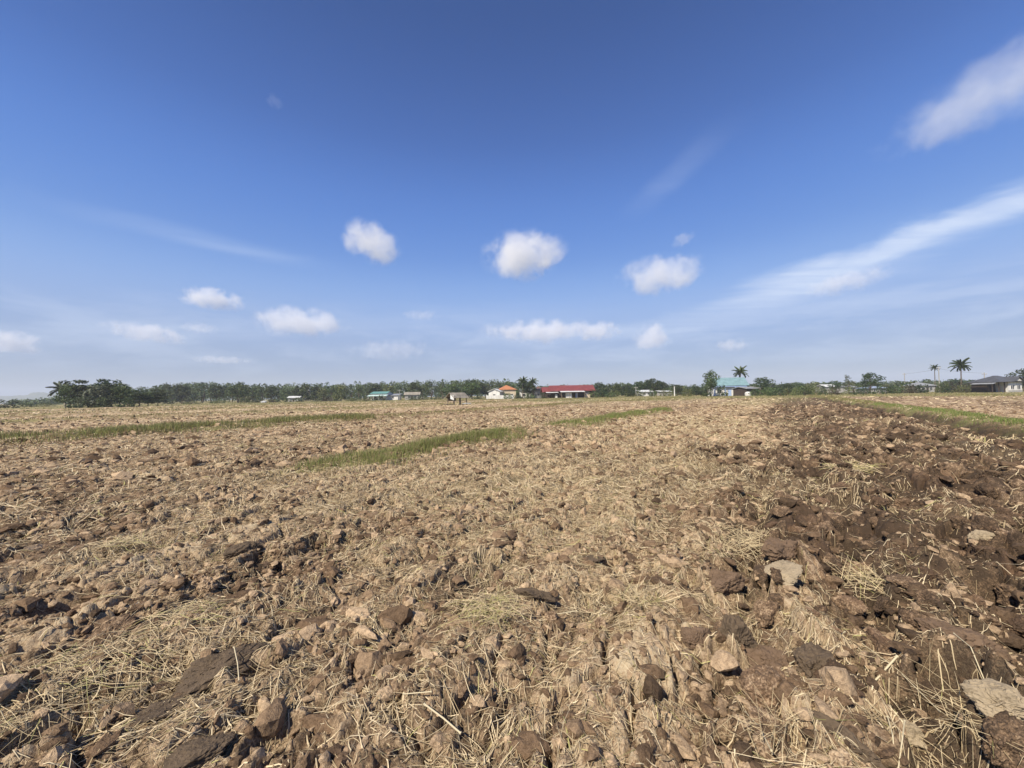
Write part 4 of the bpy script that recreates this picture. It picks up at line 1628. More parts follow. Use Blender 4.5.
# open field hut
def field_hut():
    D = 64
    e = empty('field_hut', (px_at(457, D), D, float(soil_z([px_at(457, D)], [D])[0])), rad(46))
    m = MB()
    gable_roof(m, -1.35, 1.35, -1.0, 1.0, 1.35, 2.05, 0.05, 0.25)
    m.build('roof', R_THATCH, e)
    posts(e, (-1.25, 0.0, 1.25), -0.9, 1.38, M_WOOD, 0.1)
    posts(e, (-1.25, 0.0, 1.25), 0.9, 1.38, M_WOOD, 0.1)
    m = MB()
    for i in range(7):
        m.box(-1.3 + i * 0.37, -0.97 + i * 0.37, -0.82, 0.82, 0.62, 0.67)
    m.build('platform', M_WOOD, e)
    m = MB()
    m.slab([(-1.4, -1.02, 0.80), (-1.4, -0.1, 1.0), (-1.4, -0.1, 1.75), (-1.4, -1.02, 1.55)], 0.04)
    m.build('side_panel', R_PALE, e)
    MB().box(-1.2, 0.4, 0.83, 0.87, 0.7, 1.3).build('back_panel', M_WOOD, e)
    tag(e, 'small open field hut with a weathered pitched roof on posts', 'hut')
    # timber and brush lying about it
    for (dx, dy, L, a, lab) in ((1.6, -0.5, 1.5, 0.3, 'short pale board lying right of the field hut'), (-1.5, -1.3, 2.2, -0.1, 'dark pole lying in front of the field hut')):
        m = MB()
        m.tube([(-L / 2, 0, 0.10), (0, 0, 0.16), (L / 2, 0, 0.12)], [0.07, 0.08, 0.06], 6)
        o = m.build('timber_pole', R_PALE if dx > 0 else M_DARKWOOD_AND_SHADE)
        X, Y = e.location.x + dx, e.location.y + dy
        o.location = (X, Y, float(soil_z([X], [Y])[0]))
        o.rotation_euler = (0, 0, a)
        tag(o, lab, 'timber')


field_hut()

# orange-roofed house with a white wing
e, w, ze, zr = house('tiled_house', 499, 516, 168, 389.6, 385, 7, 'hip', M_CREAM, R_ORANGE, 'two storey cream house with an orange hipped roof', rad(8), (0.25, 0.75), (0.5,))
house('white_house', 488.5, 500, 163, 391.3, 388.6, 6, 'front', M_WHITE, R_PALE, 'white gabled house left of the orange roof', rad(-12), (0.5,), ())
MB_w = None
o = MB().box(-5.6, 5.6, 0, 0.2, -0.1, 1.5).box(-5.6, -5.3, -0.05, 0.25, -0.1, 1.8).box(5.3, 5.6, -0.05, 0.25, -0.1, 1.8).build('garden_wall', M_WHITE)
o.location = (px_at(500, 155), 155, 0)
tag(o, 'low white garden wall in front of the orange roofed house', 'wall')
house('white_house', 521, 535, 170, 391, 388.5, 6, 'gable', M_WHITE, R_GREY, 'white walled house under the dark tall trees', rad(5), (0.2, 0.8), (0.5,))
house('brown_house', 534.5, 543, 166, 390, 386.2, 6, 'hip', M_GREYWALL, R_BROWN, 'house with a brown hipped roof left of the red building', 0, (0.5,), ())
# teal building
e, w, ze, zr = house('teal_roofed_hall', 370.5, 386.5, 190, 393.6, 391.4, 8, 'gable', M_WHITE, R_TEAL, 'white hall with a stepped teal metal roof', rad(-4), (0.3, 0.7), (), 0.4)
m = MB()
m.slab([(-w / 2 - 0.6, -3.0, 2.15), (w / 2 + 1.2, -3.0, 2.15), (w / 2 + 1.2, -0.45, 2.75), (-w / 2 - 0.6, -0.45, 2.75)], 0.1)
m.build('porch_roof', make_roof('faded_teal_roof', (0.50, 0.64, 0.60)), e)
posts(e, [-w / 2, -w / 6, w / 6, w / 2], -2.8, 2.12, M_WHITE)
house('grey_shed', 387.5, 398, 192, 395.2, 393.6, 6, 'shed', M_WHITE, R_GREY, 'grey roofed white shed right of the teal hall', 0, (0.5,), ())
house('brown_roofed_house', 405, 419, 195, 394.6, 392, 7, 'gable', M_GREYWALL, R_THATCH, 'faded brown roofed house left of the field hut', rad(10), (0.3, 0.7), (0.5,))
# left small buildings
house('white_cottage', 288.5, 298.5, 200, 397.7, 396.0, 5, 'gable', M_WHITE, R_PALE, 'small white cottage with a pale roof among distant trees', rad(10), (0.3, 0.7), (0.5,))
house('white_hut', 260.5, 264.5, 165, 401.6, 400.9, 1.6, 'shed', M_WHITE, R_PALE, 'tiny white hut at the far field edge left of the cottage', 0, (0.5,), (), 0.1, 'hut')
e = empty('water_tower', (px_at(309, 215), 215, 0))
zt = top_z(309, 387.2, 215)
m = MB()
m.tube([(0, 0, zt - 2.2), (0, 0, zt - 0.4), (0, 0, zt)], [0.75, 0.75, 0.15], 12)
m.build('tank', M_WHITE, e)
for sx in (-0.6, 0.6):
    for sy in (-0.6, 0.6):
        MB().tube([(sx, sy, -0.1), (sx * 0.9, sy * 0.9, zt - 2.15)], [0.12, 0.12], 6).build('leg', M_GREYWALL, e)
tag(e, 'white water tower showing above the trees right of the cottage', 'water tower')
# centre right sheds
house('white_shed', 641, 654, 168, 391.6, 389.8, 5, 'shed', M_WHITE, R_PALE, 'low white shed under the big dark tree', rad(4), (0.25, 0.6), (0.85,))
house('open_shed', 661, 672, 172, 391.4, 390.3, 5, 'shed', M_GREYWALL, R_PALE, 'pale flat roofed shed right of the low white shed', 0, (0.5,), ())
# pale blue-green house
def blue_house():
    D = 130
    e = empty('blue_roofed_house', (px_at(731, D), D, 0), rad(-14))
    zr, ze = top_z(729, 377.2, D), top_z(729, 384.6, D)
    x0, x1 = -5.4, 4.6
    m = MB()
    gable_walls(m, x0, x1, 0, 8, ze, zr)
    m.build('wall', M_WHITE, e)
    m = MB()
    gable_roof(m, x0, x1, 0, 8, ze + 0.13, zr, 0.12, 0.8)
    m.build('roof', R_PALETEAL, e)
    m = MB()
    m.box(x0 - 0.0, x1, -0.9, -0.03, ze - 0.75, ze - 0.55)
    m.build('porch_beam', M_BLUEWALL, e)
    MB().box(x0 + 0.05, x1 - 0.05, -0.035, -0.003, ze - 0.9, ze - 0.76).build('wall_band', M_BLUEWALL, e)
    posts(e, (x0 + 0.1, -2.0, 1.2, x1 - 0.1), -0.8, ze - 0.76, M_BLUEWALL, 0.2, 'column')
    window(e, -3.6, 0, 1.0, 1.3, 1.1)
    window(e, 2.8, 0, 1.0, 1.3, 1.1, M_BLUEWALL)
    door(e, -0.4, 0, 1.0, 2.1, M_BLUEWALL)
    # dark carport on the right
    m = MB()
    m.slab([(x1 + 0.85, -0.6, 3.2), (x1 + 4.2, -0.6, 2.5), (x1 + 4.2, 6, 2.5), (x1 + 0.85, 6, 3.2)], 0.08)
    m.build('carport_roof', R_PALE, e)
    posts(e, (x1 + 4.0,), -0.4, 2.45, M_WOOD, 0.14, 'carport_post')
    MB().box(x1 + 0.2, x1 + 4.0, 5.5, 5.7, -0.1, 2.3).build('carport_wall', M_DARKWOOD_AND_SHADE, e)
    tag(e, 'white and blue house with a large pale blue green roof', 'house')


blue_house()
house('small_house', 745, 758, 124, 388.6, 386.6, 5, 'gable', M_DARKWOOD_AND_SHADE, R_GREY, 'low grey roofed hut right of the blue green house', rad(18), (), (0.7,), 0.4)  # wall coloured dark to stand in for the shadow lying there
o = MB()
o.tube([(0, 0, -0.1), (0, 0, 0.9), (0, 0, 1.25), (0, 0, 1.35)], [0.85, 0.95, 0.6, 0.25], 12)
o = o.build('water_jar', M_WHITE)
o.location = (px_at(748, 121), 121, 0)
tag(o, 'white water jar in front of the low grey hut', 'water jar')
# far right houses
house('pale_house', 826, 838, 175, 386.6, 384.2, 6, 'gable', M_GREYWALL, R_PALE, 'pale roofed house between hedge bushes', 0, (0.5,), ())
house('grey_house', 846, 857, 165, 387.2, 385.4, 6, 'gable', M_GREYWALL, R_GREY, 'low grey house left of the leafy round tree', rad(6), (0.3,), (0.7,))
house('blue_grey_house', 871, 886, 140, 388.0, 385.6, 6, 'hip', M_GREYWALL, R_BLUEGREY, 'low house with a blue grey roof right of the round tree', rad(-6), (0.3, 0.7), ())
house('grey_white_house', 919, 936, 150, 385.6, 381.8, 7, 'hip', M_GREYWALL, R_GREY, 'grey roofed house left of the slender palm', 0, (0.25, 0.7), (0.5,))


def right_house():
    D = 108
    e = empty('dark_roofed_house', (px_at(1007, D), D, 0), rad(6))
    zr, ze = top_z(1002, 375.2, D), top_z(1002, 381.8, D)
    x0, x1 = -2.6, 4.9
    MB().box(0.4, x1, 0, 6, -0.1, ze).build('wall', M_WHITE, e)
    MB().box(x0, 0.35, 2.6, 6, -0.1, ze).build('back_wall', M_DARKWOOD_AND_SHADE, e)
    m = MB()
    hip_roof(m, x0, x1, 0, 6, ze + 0.15, zr, 0.14, 0.7)
    m.build('roof', R_DARK, e)
    m = MB()
    gable_roof_y(m, 1.2, 4.4, -0.75, 3.0, ze + 0.25, ze + 1.5, 0.1, 0.25)
    m.build('front_gable_roof', R_DARK, e)
    g = MB()
    g.add([(1.3, -0.6, ze + 0.2), (4.3, -0.6, ze + 0.2), (2.8, -0.6, ze + 1.3), (1.3, -0.5, ze + 0.2), (4.3, -0.5, ze + 0.2), (2.8, -0.5, ze + 1.3)],
          [(0, 1, 2), (3, 5, 4), (0, 3, 4, 1), (1, 4, 5, 2), (0, 2, 5, 3)])
    g.build('gable_panel', M_WHITE, e)
    m = MB()
    m.slab([(x0 - 1.9, 0.0, ze - 0.5), (x0 - 0.85, 0.0, ze - 0.2), (x0 - 0.85, 5, ze - 0.2), (x0 - 1.9, 5, ze - 0.5)], 0.1)
    m.build('lean_to_roof', R_GREY, e)
    posts(e, (x0 + 0.1, x0 + 2.0), 0.1, ze, M_DARKWOOD_AND_SHADE, 0.2)
    posts(e, (x0 - 1.7,), 0.3, ze - 0.62, M_DARKWOOD_AND_SHADE, 0.15)
    window(e, 1.7, 0, 0.9, 1.0, 1.0)
    window(e, 3.8, 0, 0.9, 1.0, 1.0)
    MB().box(0.4, x1, -0.08, -0.003, -0.1, 0.55).build('plinth', M_GREYWALL, e)
    tag(e, 'large dark roofed house with a white right half at the right edge', 'house')


right_house()

# ------------------------------------------------------------------ named trees and bushes
NEAR = [broadleaf_proto(9, 7.0, 51, M_LEAF['dark'], 0.5, 42, 0.25, 24), broadleaf_proto(9, 7.0, 52, M_LEAF['mid'], 0.5, 42, 0.22, 24),
        broadleaf_proto(9, 7.0, 53, M_LEAF['dark'], 0.5, 42, 0.1, 24, style='bush'), broadleaf_proto(9, 5.0, 54, M_LEAF['grey'], 0.4, 40, 0.2, 22, style='cone')]


def near_px(px, py, D, w, k, lab, **kw):
    return tree_px(px, py, D, w, k, lab, base=NEAR, base_h=9.0, base_w=6.6 if k < 3 else 4.6, **kw)


near_px(711, 369.0, 125, 17, 1, 'green tree rising left of the blue green roof')
bush_px(707, 381.5, 121, 15, 1, 'dark round bush in front of the left end of the blue green house')
bush_px(722, 383.5, 119, 14, 1, 'dark bush against the front wall of the blue green house')
near_px(762, 374, 142, 24, 2, 'dark dome shaped tree right of the coconut palm by the blue green roof')
near_px(787, 381.5, 150, 14, 2, 'small round tree right of the dome shaped tree')
near_px(677, 384, 160, 13, 0, 'small dark tree left of the yellow green bush')
near_px(696, 384, 150, 12, 2, 'low dark tree left of the green tree and blue green roof')
near_px(652, 377.5, 182, 20, 0, 'left half of the big dark tree pair behind the white shed')
near_px(640, 378.5, 185, 22, 2, 'broad dark tree left of the low white shed')
near_px(660, 380.0, 188, 16, 0, 'right hand dark tree over the white sheds')
near_px(617, 383, 175, 14, 1, 'green tree right of the red roofed building')
near_px(628, 385, 170, 14, 2, 'dark bushy tree between red building and white shed')
near_px(603, 388, 158, 12, 2, 'low tree touching the right end of the red building')
near_px(870, 371.5, 130, 21, 0, 'leafy round tree standing above the low grey houses')
near_px(848, 374, 150, 11, 3, 'thin feathery tree left of the leafy round tree')
near_px(835, 380, 160, 12, 0, 'small dark tree behind the pale roofed house')
near_px(1024, 367.5, 120, 20, 0, 'dark tree cut by the right edge of the picture')
near_px(524, 377.5, 162, 13, 0, 'left one of the tall dark trees right of the orange roof')
palm(523, 376.8, 160, 12.5, 'dark palm among the tall trees right of the orange roof', 'dark', 16, (0.2, 0), M_BARK, 0.15, seed=21)
palm(533, 377.8, 163, 11.5, 'second dark palm nearer the red building', 'dark', 16, (-0.3, 0), M_BARK, 0.15, seed=23)
near_px(530, 381, 166, 15, 1, 'green tree between the white house and the brown roof')
near_px(238, 383.2, 190, 24, 1, 'tall bushy yellow green tree in the left tree line')
near_px(472, 381.5, 180, 22, 1, 'dense green tree just right of the field hut')
near_px(452, 383.0, 200, 24, 1, 'wide green tree behind the field hut')

palm(741, 367, 139, 13.5, 'coconut palm behind the right end of the blue green roof', 'mid', 28, (0.4, 0), M_BARK, 0.17, seed=31)
palm(962, 359.2, 128, 15, 'tallest coconut palm with wide fronds on the right skyline', 'dark', 30, (0.2, 0), M_BARK, 0.17, seed=33)
palm(935.5, 364.8, 150, 7.5, 'slender small crowned palm left of the tallest palm', 'dark', 22, (0.1, 0), M_BARK, 0.13, seed=35)

for (px, py, D, w, k, lab) in (
        (773, 386.5, 118, 20, 0, 'green bush at the left start of the long hedge'),
        (789, 387, 115, 18, 2, 'yellow green bush second from the left in the long hedge'),
        (803, 384.5, 125, 18, 0, 'taller green bush in the middle of the long hedge'),
        (815, 385, 122, 18, 2, 'pale green bush right of the middle of the long hedge'),
        (829, 386.8, 118, 15, 2, 'pale bush at the right end of the long hedge'),
        (860, 387.2, 105, 14, 1, 'small dark bush in front of the grey house'),
        (894, 384, 120, 14, 0, 'low bush left of the dark rounded hedge'),
        (907, 379, 125, 24, 1, 'dark rounded hedge bush left of the grey roofed house'),
        (917, 383, 122, 14, 1, 'small dark bush right of the rounded hedge'),
        (943, 379.5, 120, 12, 2, 'light green clipped bush below the slender palm'),
        (955, 380, 118, 15, 3, 'brownish hedge bush below the tallest palm'),
        (967, 380, 118, 15, 3, 'brown grey hedge bush right of the tallest palm trunk'),
        (977, 381.5, 118, 10, 3, 'dull bush beside the dark roofed house'),
        (688, 387, 140, 12, 2, 'yellow green banana-like bush left of the dark round bush'),
        (755, 388.3, 116, 13, 0, 'green bush hiding the right end of the low grey hut'),
        (543, 391, 143, 9, 1, 'dark bush at the left end of the red building'),
        (598, 391.5, 145, 9, 1, 'dark bush at the right end of the red building'),
        (508, 392, 150, 12, 0, 'green bush before the cream house'),
        (518, 392.2, 150, 11, 1, 'dark low bush right of the garden wall'),
        (530, 393, 150, 14, 0, 'low green bush before the white walled house'),
        (610, 392, 150, 14, 0, 'green bush right of the red building'),
        (630, 392.3, 152, 12, 2, 'pale low bush left of the white shed'),
        (423, 395, 180, 14, 0, 'low bush right of the faded brown roof'),
        (437, 394.5, 178, 15, 1, 'dark low bush left of the field hut'),
        (478, 393, 165, 16, 1, 'dark bush left of the white gabled house'),
        (356, 397, 185, 16, 0, 'low bush left of the teal hall'),
        (335, 398, 180, 18, 1, 'dark scrub right of the white cottage'),
        (318, 398.5, 178, 16, 1, 'dark low scrub just right of the cottage'),
        (275, 398.3, 180, 14, 0, 'green low bush left of the cottage'),
        (220, 399.5, 170, 18, 2, 'pale low bush left of the tall bushy tree'),
        (192, 400.6, 160, 18, 2, 'yellow green low bush near the left tree line')):
    bush_px(px, py, D, w, k, lab)


rb_ = random.Random(77)
px = 768.0
while px < 982:
    w = rb_.uniform(8, 16)
    bush_px(px, rb_.uniform(384.6, 387.0) - (px - 768) * 0.010, rb_.uniform(108, 124), w, rb_.choice([0, 0, 1, 2, 1, 3]),
            'low roadside bush in the hedge line before the right hand houses', 'hedge line before the right hand houses')
    px += w * rb_.uniform(0.6, 1.3)
px = 592.0
while px < 706:
    w = rb_.uniform(8, 14)
    bush_px(px, rb_.uniform(387.5, 390.5), rb_.uniform(150, 160), w, rb_.choice([0, 0, 1, 2, 1]),
            'low bush in the scrub line between the red building and the blue green house', 'scrub line right of the red building')
    px += w * rb_.uniform(0.7, 1.5)
px = 130.0
while px < 540:
    w = rb_.uniform(9, 18)
    if not 444 < px < 470:
        bush_px(px, 396.3 - (px - 320) * 0.0130 + rb_.uniform(-1.2, 1.2), rb_.uniform(158, 182), w, rb_.choice([0, 0, 1, 2, 1, 3]),
                'low bush in the scrub line along the far edge of the left fields', 'scrub line along the left fields')
    px += w * rb_.uniform(0.9, 2.2)


# ------------------------------------------------------------------ poles and cable
def pole(px, y_top, D, label, mat=M_GREYWALL, arm=True, r=0.13):
    e = empty('utility_pole', (px_at(px, D), D, 0))
    H = top_z(px, y_top, D)
    MB().tube([(0, 0, -0.2), (0, 0, H)], [r * 1.2, r * 0.8], 8).build('mast', mat, e)
    if arm:
        MB().box(-0.8, 0.8, -0.06, 0.06, H - 0.6, H - 0.46).build('crossarm', M_GREYWALL, e)
        for x in (-0.7, 0.0, 0.7):
            MB().tube([(x, -0.1, H - 0.44), (x, -0.1, H - 0.2)], [0.06, 0.04], 6).build('insulator', M_WHITE, e)
    tag(e, label, 'utility pole')
    return H


H1 = pole(939.5, 366.5, 135, 'thin utility pole beside the slender palm')
H2 = pole(905, 373, 160, 'distant utility pole above the rounded hedge')
H3 = pole(985, 372.5, 125, 'utility pole behind the lean-to of the dark roofed house')
pole(636, 386.5, 160, 'pale concrete pole left of the white shed')
pole(399.5, 389.5, 185, 'thin pole right of the teal hall')
pole(674.5, 386.5, 150, 'pale pole right of the flat roofed shed', M_WHITE, False, 0.2)


def cable():
    m = MB()
    a = [Vector((px_at(905, 160), 160, H2 - 0.2)), Vector((px_at(939.5, 135), 135, H1 - 0.7)), Vector((px_at(985, 125), 125, H3 - 0.2))]
    for p, q in zip(a[:-1], a[1:]):
        pts = [p.lerp(q, i / 10) - Vector((0, 0, 4 * 0.35 * (i / 10) * (1 - i / 10))) for i in range(11)]
        m.tube(pts, [0.025] * 11, 4)
    o = m.build('power_cable', M_DARKWOOD_AND_SHADE)
    tag(o, 'thin power cable strung between the poles on the right', 'cable')


cable()

# ------------------------------------------------------------------ haze
HAZE = 0.00027
hz = MB().box(-4500, 4500, -80, 3300, -1.6, 125).build('haze', None)
nb = NB('haze_air')
pv = nb.n('ShaderNodeVolumePrincipled')
pv.inputs['Color'].default_value = (0.80, 0.87, 1.0, 1)
pv.inputs['Density'].default_value = HAZE
pv.inputs['Anisotropy'].default_value = 0.0
nb.link(pv.outputs[0], nb.out.inputs['Volume'])
nb.m.cycles.homogeneous_volume = True if hasattr(nb.m.cycles, 'homogeneous_volume') else None
hz.data.materials.append(nb.m)
tag(hz, kind='stuff')

# ------------------------------------------------------------------ sun and sky
SUN_AZ, SUN_EL = rad(222), rad(46)         # azimuth clockwise from the view direction
sv = Vector((math.sin(SUN_AZ) * math.cos(SUN_EL), math.cos(SUN_AZ) * math.cos(SUN_EL), math.sin(SUN_EL)))
sd = bpy.data.lights.new('sun', 'SUN')
sd.energy = 5.0
sd.angle = rad(0.55)
sd.color = (1.0, 0.905, 0.76)
so = bpy.data.objects.new('sun', sd)
so.rotation_euler = sv.to_track_quat('Z', 'Y').to_euler()
so.location = (0, -20, 60)
COL.objects.link(so)

W = bpy.data.worlds.new('World')
SC.world = W
W.use_nodes = True
nt = W.node_tree
nt.nodes.clear()


class WB(NB):
    def __init__(self):
        self.nt, self.N, self.L = nt, nt.nodes, nt.links
        self.out = self.N.new('ShaderNodeOutputWorld')


wb = WB()
sky = wb.n('ShaderNodeTexSky', sky_type='NISHITA')
sky.sun_disc = False
sky.sun_elevation = SUN_EL
sky.sun_rotation = SUN_AZ
sky.air_density = 1.0
sky.dust_density = 0.6
sky.ozone_density = 2.2
sky.altitude = 100
tc = wb.n('ShaderNodeTexCoord')
sep = wb.n('ShaderNodeSeparateXYZ')
wb.link(tc.outputs['Generated'], sep.inputs[0])
dx, dy, dz = sep.outputs
zz = wb.math('MAXIMUM', dz, 0.03)
u = wb.math('DIVIDE', dx, zz)
v = wb.math('DIVIDE', dy, zz)
cmb = wb.n('ShaderNodeCombineXYZ')
wb.link(u, cmb.inputs[0]); wb.link(v, cmb.inputs[1])
plane = cmb.outputs[0]


def pl(px, py):
    d = direction(px, py)
    return d.x / d.z, d.y / d.z


col = sky.outputs[0]
# low haze veil near the horizon
veil = wb.maprange(dz, 0.0, 0.30, 1.0, 0.0, True)
hs = wb.n('ShaderNodeHueSaturation')
hs.inputs['Saturation'].default_value = 1.22
hs.inputs['Value'].default_value = 1.0
wb.link(col, hs.inputs['Color'])
# clear-air colour by elevation: deep blue overhead with the unseen zenith darkened to cut fill light, milky lilac grey at the horizon
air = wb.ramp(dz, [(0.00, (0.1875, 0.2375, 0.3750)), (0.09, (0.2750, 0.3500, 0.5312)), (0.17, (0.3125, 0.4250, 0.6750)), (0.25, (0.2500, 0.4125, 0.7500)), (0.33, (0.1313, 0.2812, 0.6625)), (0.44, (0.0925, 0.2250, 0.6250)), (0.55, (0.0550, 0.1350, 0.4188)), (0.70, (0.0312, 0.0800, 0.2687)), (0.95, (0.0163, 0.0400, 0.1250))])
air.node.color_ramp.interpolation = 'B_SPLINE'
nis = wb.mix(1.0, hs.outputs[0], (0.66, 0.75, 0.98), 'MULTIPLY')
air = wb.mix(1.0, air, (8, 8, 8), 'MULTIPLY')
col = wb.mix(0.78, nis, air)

# cirrus bands on a high layer
na = wb.noise(plane, 0.9, 6, 0.6, 0.6)
mp = wb.n('ShaderNodeMapping')
mp.inputs['Rotation'].default_value = (0, 0, rad(-35))
mp.inputs['Scale'].default_value = (0.35, 2.2, 1)
wb.link(plane, mp.inputs[0])
nbands = wb.noise(mp.outputs[0], 2.2, 8, 0.68, 0.5)


def band(p0, p1, w0, w1, amount, soft0=0.15, soft1=0.15):
    """soft streak between two points of the cloud layer"""
    (x0, y0), (x1, y1) = p0, p1
    L = math.hypot(x1 - x0, y1 - y0)
    ex, ey = (x1 - x0) / L, (y1 - y0) / L
    ru, rv = wb.math('SUBTRACT', u, x0), wb.math('SUBTRACT', v, y0)
    a = wb.math('DIVIDE', wb.math('ADD', wb.math('MULTIPLY', ru, ex), wb.math('MULTIPLY', rv, ey)), L)
    c = wb.math('SUBTRACT', wb.math('MULTIPLY', rv, ex), wb.math('MULTIPLY', ru, ey))
    c = wb.math('ADD', c, wb.math('MULTIPLY', wb.math('SUBTRACT', na, 0.5), (w0 + w1) * 0.9))
    wid = wb.maprange(a, 0, 1, w0, w1)
    q = wb.math('DIVIDE', wb.math('ABSOLUTE', c), wid)
    m = wb.maprange(q, 0.15, 1.0, 1.0, 0.0, True)
    m = wb.math('MULTIPLY', m, wb.maprange(a, -soft0, soft0, 0, 1, True))
    m = wb.math('MULTIPLY', m, wb.maprange(a, 1 - soft1, 1 + soft1, 1, 0, True))
    return wb.math('MULTIPLY', wb.math('MULTIPLY', m, wb.maprange(nbands, 0.32, 0.68, 0.55, 1.0)), amount)


CLOUDC = (5.2, 5.9, 7.2)
streaks = [band(pl(735, 306), pl(1070, 180), 0.80, 0.25, 0.80, 0.45, 0.1),
           band(pl(800, 292), pl(1070, 190), 0.9, 0.22, 0.25, 0.45, 0.1),
           band(pl(930, 110), pl(1090, 60), 0.22, 0.34, 0.30, 0.3, 0.1),
           band(pl(90, 212), pl(300, 262), 0.20, 0.25, 0.13, 0.35, 0.35),
           band(pl(180, 240), pl(290, 258), 0.12, 0.12, 0.10, 0.35, 0.35),
           band(pl(640, 205), pl(705, 145), 0.12, 0.10, 0.10, 0.5, 0.5),
           band(pl(560, 340), pl(1100, 275), 1.4, 0.8, 0.30, 0.5, 0.1),
           band(pl(-80, 345), pl(480, 318), 1.4, 1.0, 0.16, 0.3, 0.4)]
for sm in streaks:
    col = wb.mix(sm, col, CLOUDC)
lowm = wb.math('MULTIPLY', wb.maprange(dz, 0.02, 0.09, 0, 1, True), wb.maprange(dz, 0.12, 0.24, 1, 0, True))
wisps = wb.n('ShaderNodeMapping')
wisps.inputs['Scale'].default_value = (5, 5, 22)
wb.link(tc.outputs['Generated'], wisps.inputs[0])
nl = wb.noise(wisps.outputs[0], 1.0, 6, 0.6, 0.3)
col = wb.mix(wb.math('MULTIPLY', wb.math('MULTIPLY', lowm, wb.maprange(nl, 0.42, 0.68, 0, 1, True)), 0.28), col, CLOUDC)
bg = wb.n('ShaderNodeBackground')
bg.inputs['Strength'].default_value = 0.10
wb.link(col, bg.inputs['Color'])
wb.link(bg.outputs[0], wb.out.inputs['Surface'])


# ------------------------------------------------------------------ cumulus clouds (volumes, well outside the haze)
def cloud_mat(dens, seed, stretch):
    nb = NB('cloud_vapour')
    tc = nb.n('ShaderNodeTexCoord')
    ob = tc.outputs['Object']
    ln = nb.n('ShaderNodeVectorMath', operation='LENGTH')
    nb.link(ob, ln.inputs[0])
    mp = nb.n('ShaderNodeMapping')
    mp.inputs['Location'].default_value = (seed * 3.7, seed * 1.3, seed * 2.1)
    mp.inputs['Scale'].default_value = stretch
    nb.link(ob, mp.inputs[0])
    n = nb.noise(mp.outputs[0], 1.25, 7, 0.60, 0.2)
    f = nb.math('SUBTRACT', 1.0, ln.outputs['Value'])
    d = nb.math('ADD', f, nb.math('MULTIPLY', nb.math('SUBTRACT', n, 0.52), 2.3))
    d = nb.maprange(d, 0.14, 0.70, 0.0, 1.0, True)
    edge = nb.maprange(ln.outputs['Value'], 0.7, 1.0, 1.0, 0.0, True)
    d = nb.math('MULTIPLY', nb.math('MULTIPLY', d, edge), dens)
    pv = nb.n('ShaderNodeVolumePrincipled')
    pv.inputs['Color'].default_value = (1, 1, 1, 1)
    pv.inputs['Anisotropy'].default_value = 0.0
    nb.link(d, pv.inputs['Density'])
    nb.link(pv.outputs[0], nb.out.inputs['Volume'])
    nb.m.cycles.volume_step_rate = 0.5
    return nb.m


CV, CF = ico(3)


def cloud(px, py, wpx, hpx, tau, label, seed, group=None, tiltdeg=0):
    d = direction(px, py)
    R = 900 / d.z
    c = d * R
    k = R / math.sqrt(1 + ((px - 512) / FPX) ** 2 + ((384 - py) / FPX) ** 2) / FPX
    W_, H_ = wpx * k * 0.60, hpx * k * 0.56
    D_ = min(W_, H_ * 1.6)
    rng = np.random.default_rng(seed)
    v = CV * (1 + 0.10 * noise3(CV, 2.0, seed)[:, None] - 0.02)
    me = np_mesh('cloud', v, CF, 3, True)
    me.materials.append(cloud_mat(0.72 * tau / D_, seed, (W_ / H_, D_ / H_, 1.0)))
    o = link_mesh('cloud', me)
    o.location = c
    o.scale = (W_, D_, H_)
    o.rotation_euler = (0, rad(tiltdeg), -math.atan2(d.x, d.y))
    tag(o, label, 'cloud', group)


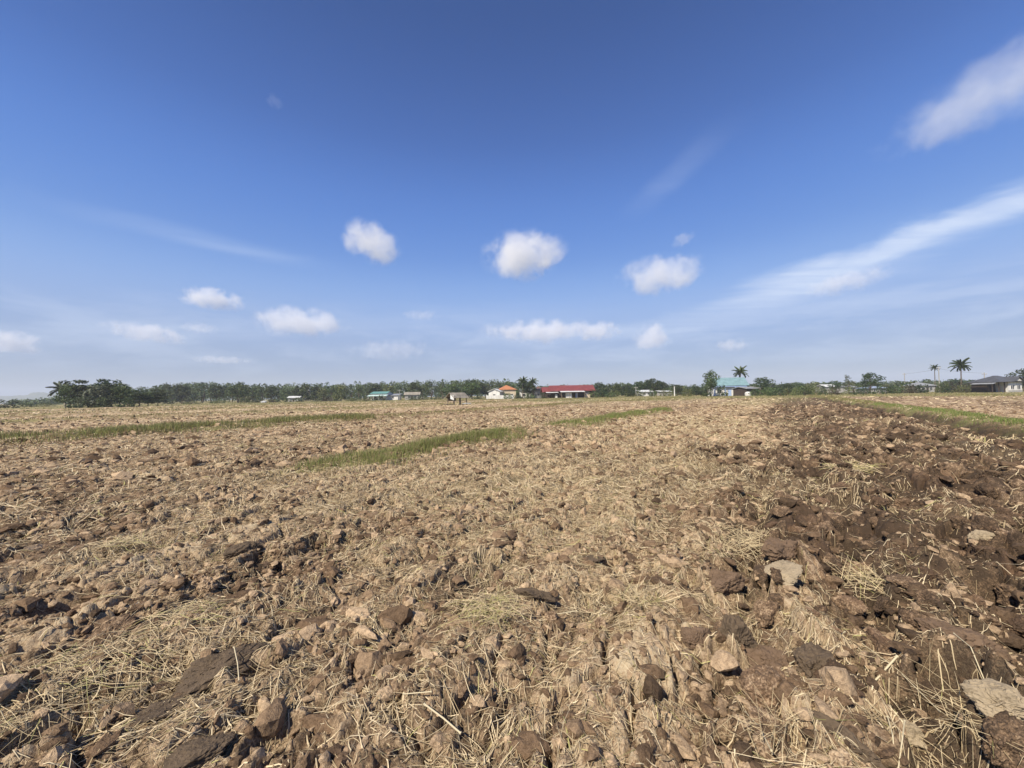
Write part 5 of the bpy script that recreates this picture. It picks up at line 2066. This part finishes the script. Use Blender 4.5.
CLOUDS = True
if CLOUDS:
    cloud(372, 243, 58, 42, 2.2, 'small ragged white cloud high left of centre', 1, None, 12)
    cloud(525, 256, 84, 48, 3.2, 'brightest rounded white cloud high at the centre', 2)
    cloud(660, 275, 84, 42, 2.0, 'soft white cloud right of the brightest one', 3)
    cloud(213, 299, 58, 24, 2.6, 'small bright oval cloud on the left', 4, None, 4)
    cloud(148, 333, 66, 22, 1.6, 'low faint oval cloud left of the bright oval one', 5, None, 6)
    cloud(298, 322, 90, 34, 2.4, 'wide low white cloud left of centre', 6)
    cloud(10, 341, 52, 26, 2.0, 'white cloud cut by the left edge low in the sky', 7, None, 10)
    cloud(540, 331, 120, 28, 2.2, 'long low flat cloud near the centre horizon', 8)
    cloud(597, 331, 48, 22, 2.0, 'small cloud joined to the right end of the long flat cloud', 9)
    cloud(652, 337, 42, 32, 2.0, 'small bright capped cloud right of the long flat cloud', 10)
    cloud(731, 345, 34, 16, 0.8, 'tiny low cloud right of the bright capped cloud', 11)
    cloud(848, 281, 76, 26, 1.0, 'faint pinkish cloud under the long streak on the right', 12, None, -6)
    cloud(683, 239, 26, 15, 0.4, 'tiny wisp above the soft white cloud', 13, None, -20)
    cloud(222, 360, 56, 10, 0.8, 'thin flat cloud low above the left tree line', 14)
    cloud(392, 350, 100, 24, 0.6, 'faint wide low cloud below the centre left sky', 15)
    cloud(421, 315, 40, 12, 0.4, 'tiny faint cloud between the wide low cloud and the long flat one', 16)
    cloud(200, 328, 34, 14, 0.6, 'faint small cloud below the bright oval cloud', 17)
    cloud(992, 90, 180, 70, 0.75, 'broad ragged cloud cut by the right edge high in the sky', 19, None, -15)
    cloud(275, 101, 16, 14, 0.12, 'barely visible wisp high in the upper left sky', 18)

# ------------------------------------------------------------------ render settings
SC.view_settings.view_transform = 'Standard'
SC.view_settings.look = 'None'
SC.view_settings.gamma = 1.0
SC.view_settings.use_curve_mapping = False
SC.view_settings.exposure = 0.50
SC.render.engine = 'CYCLES'
cy = SC.cycles
cy.max_bounces = 6
cy.diffuse_bounces = 2
cy.glossy_bounces = 1
cy.transmission_bounces = 2
cy.transparent_max_bounces = 4
cy.volume_bounces = 5
cy.volume_max_steps = 160
cy.use_denoising = True
cy.caustics_reflective = False
cy.caustics_refractive = False
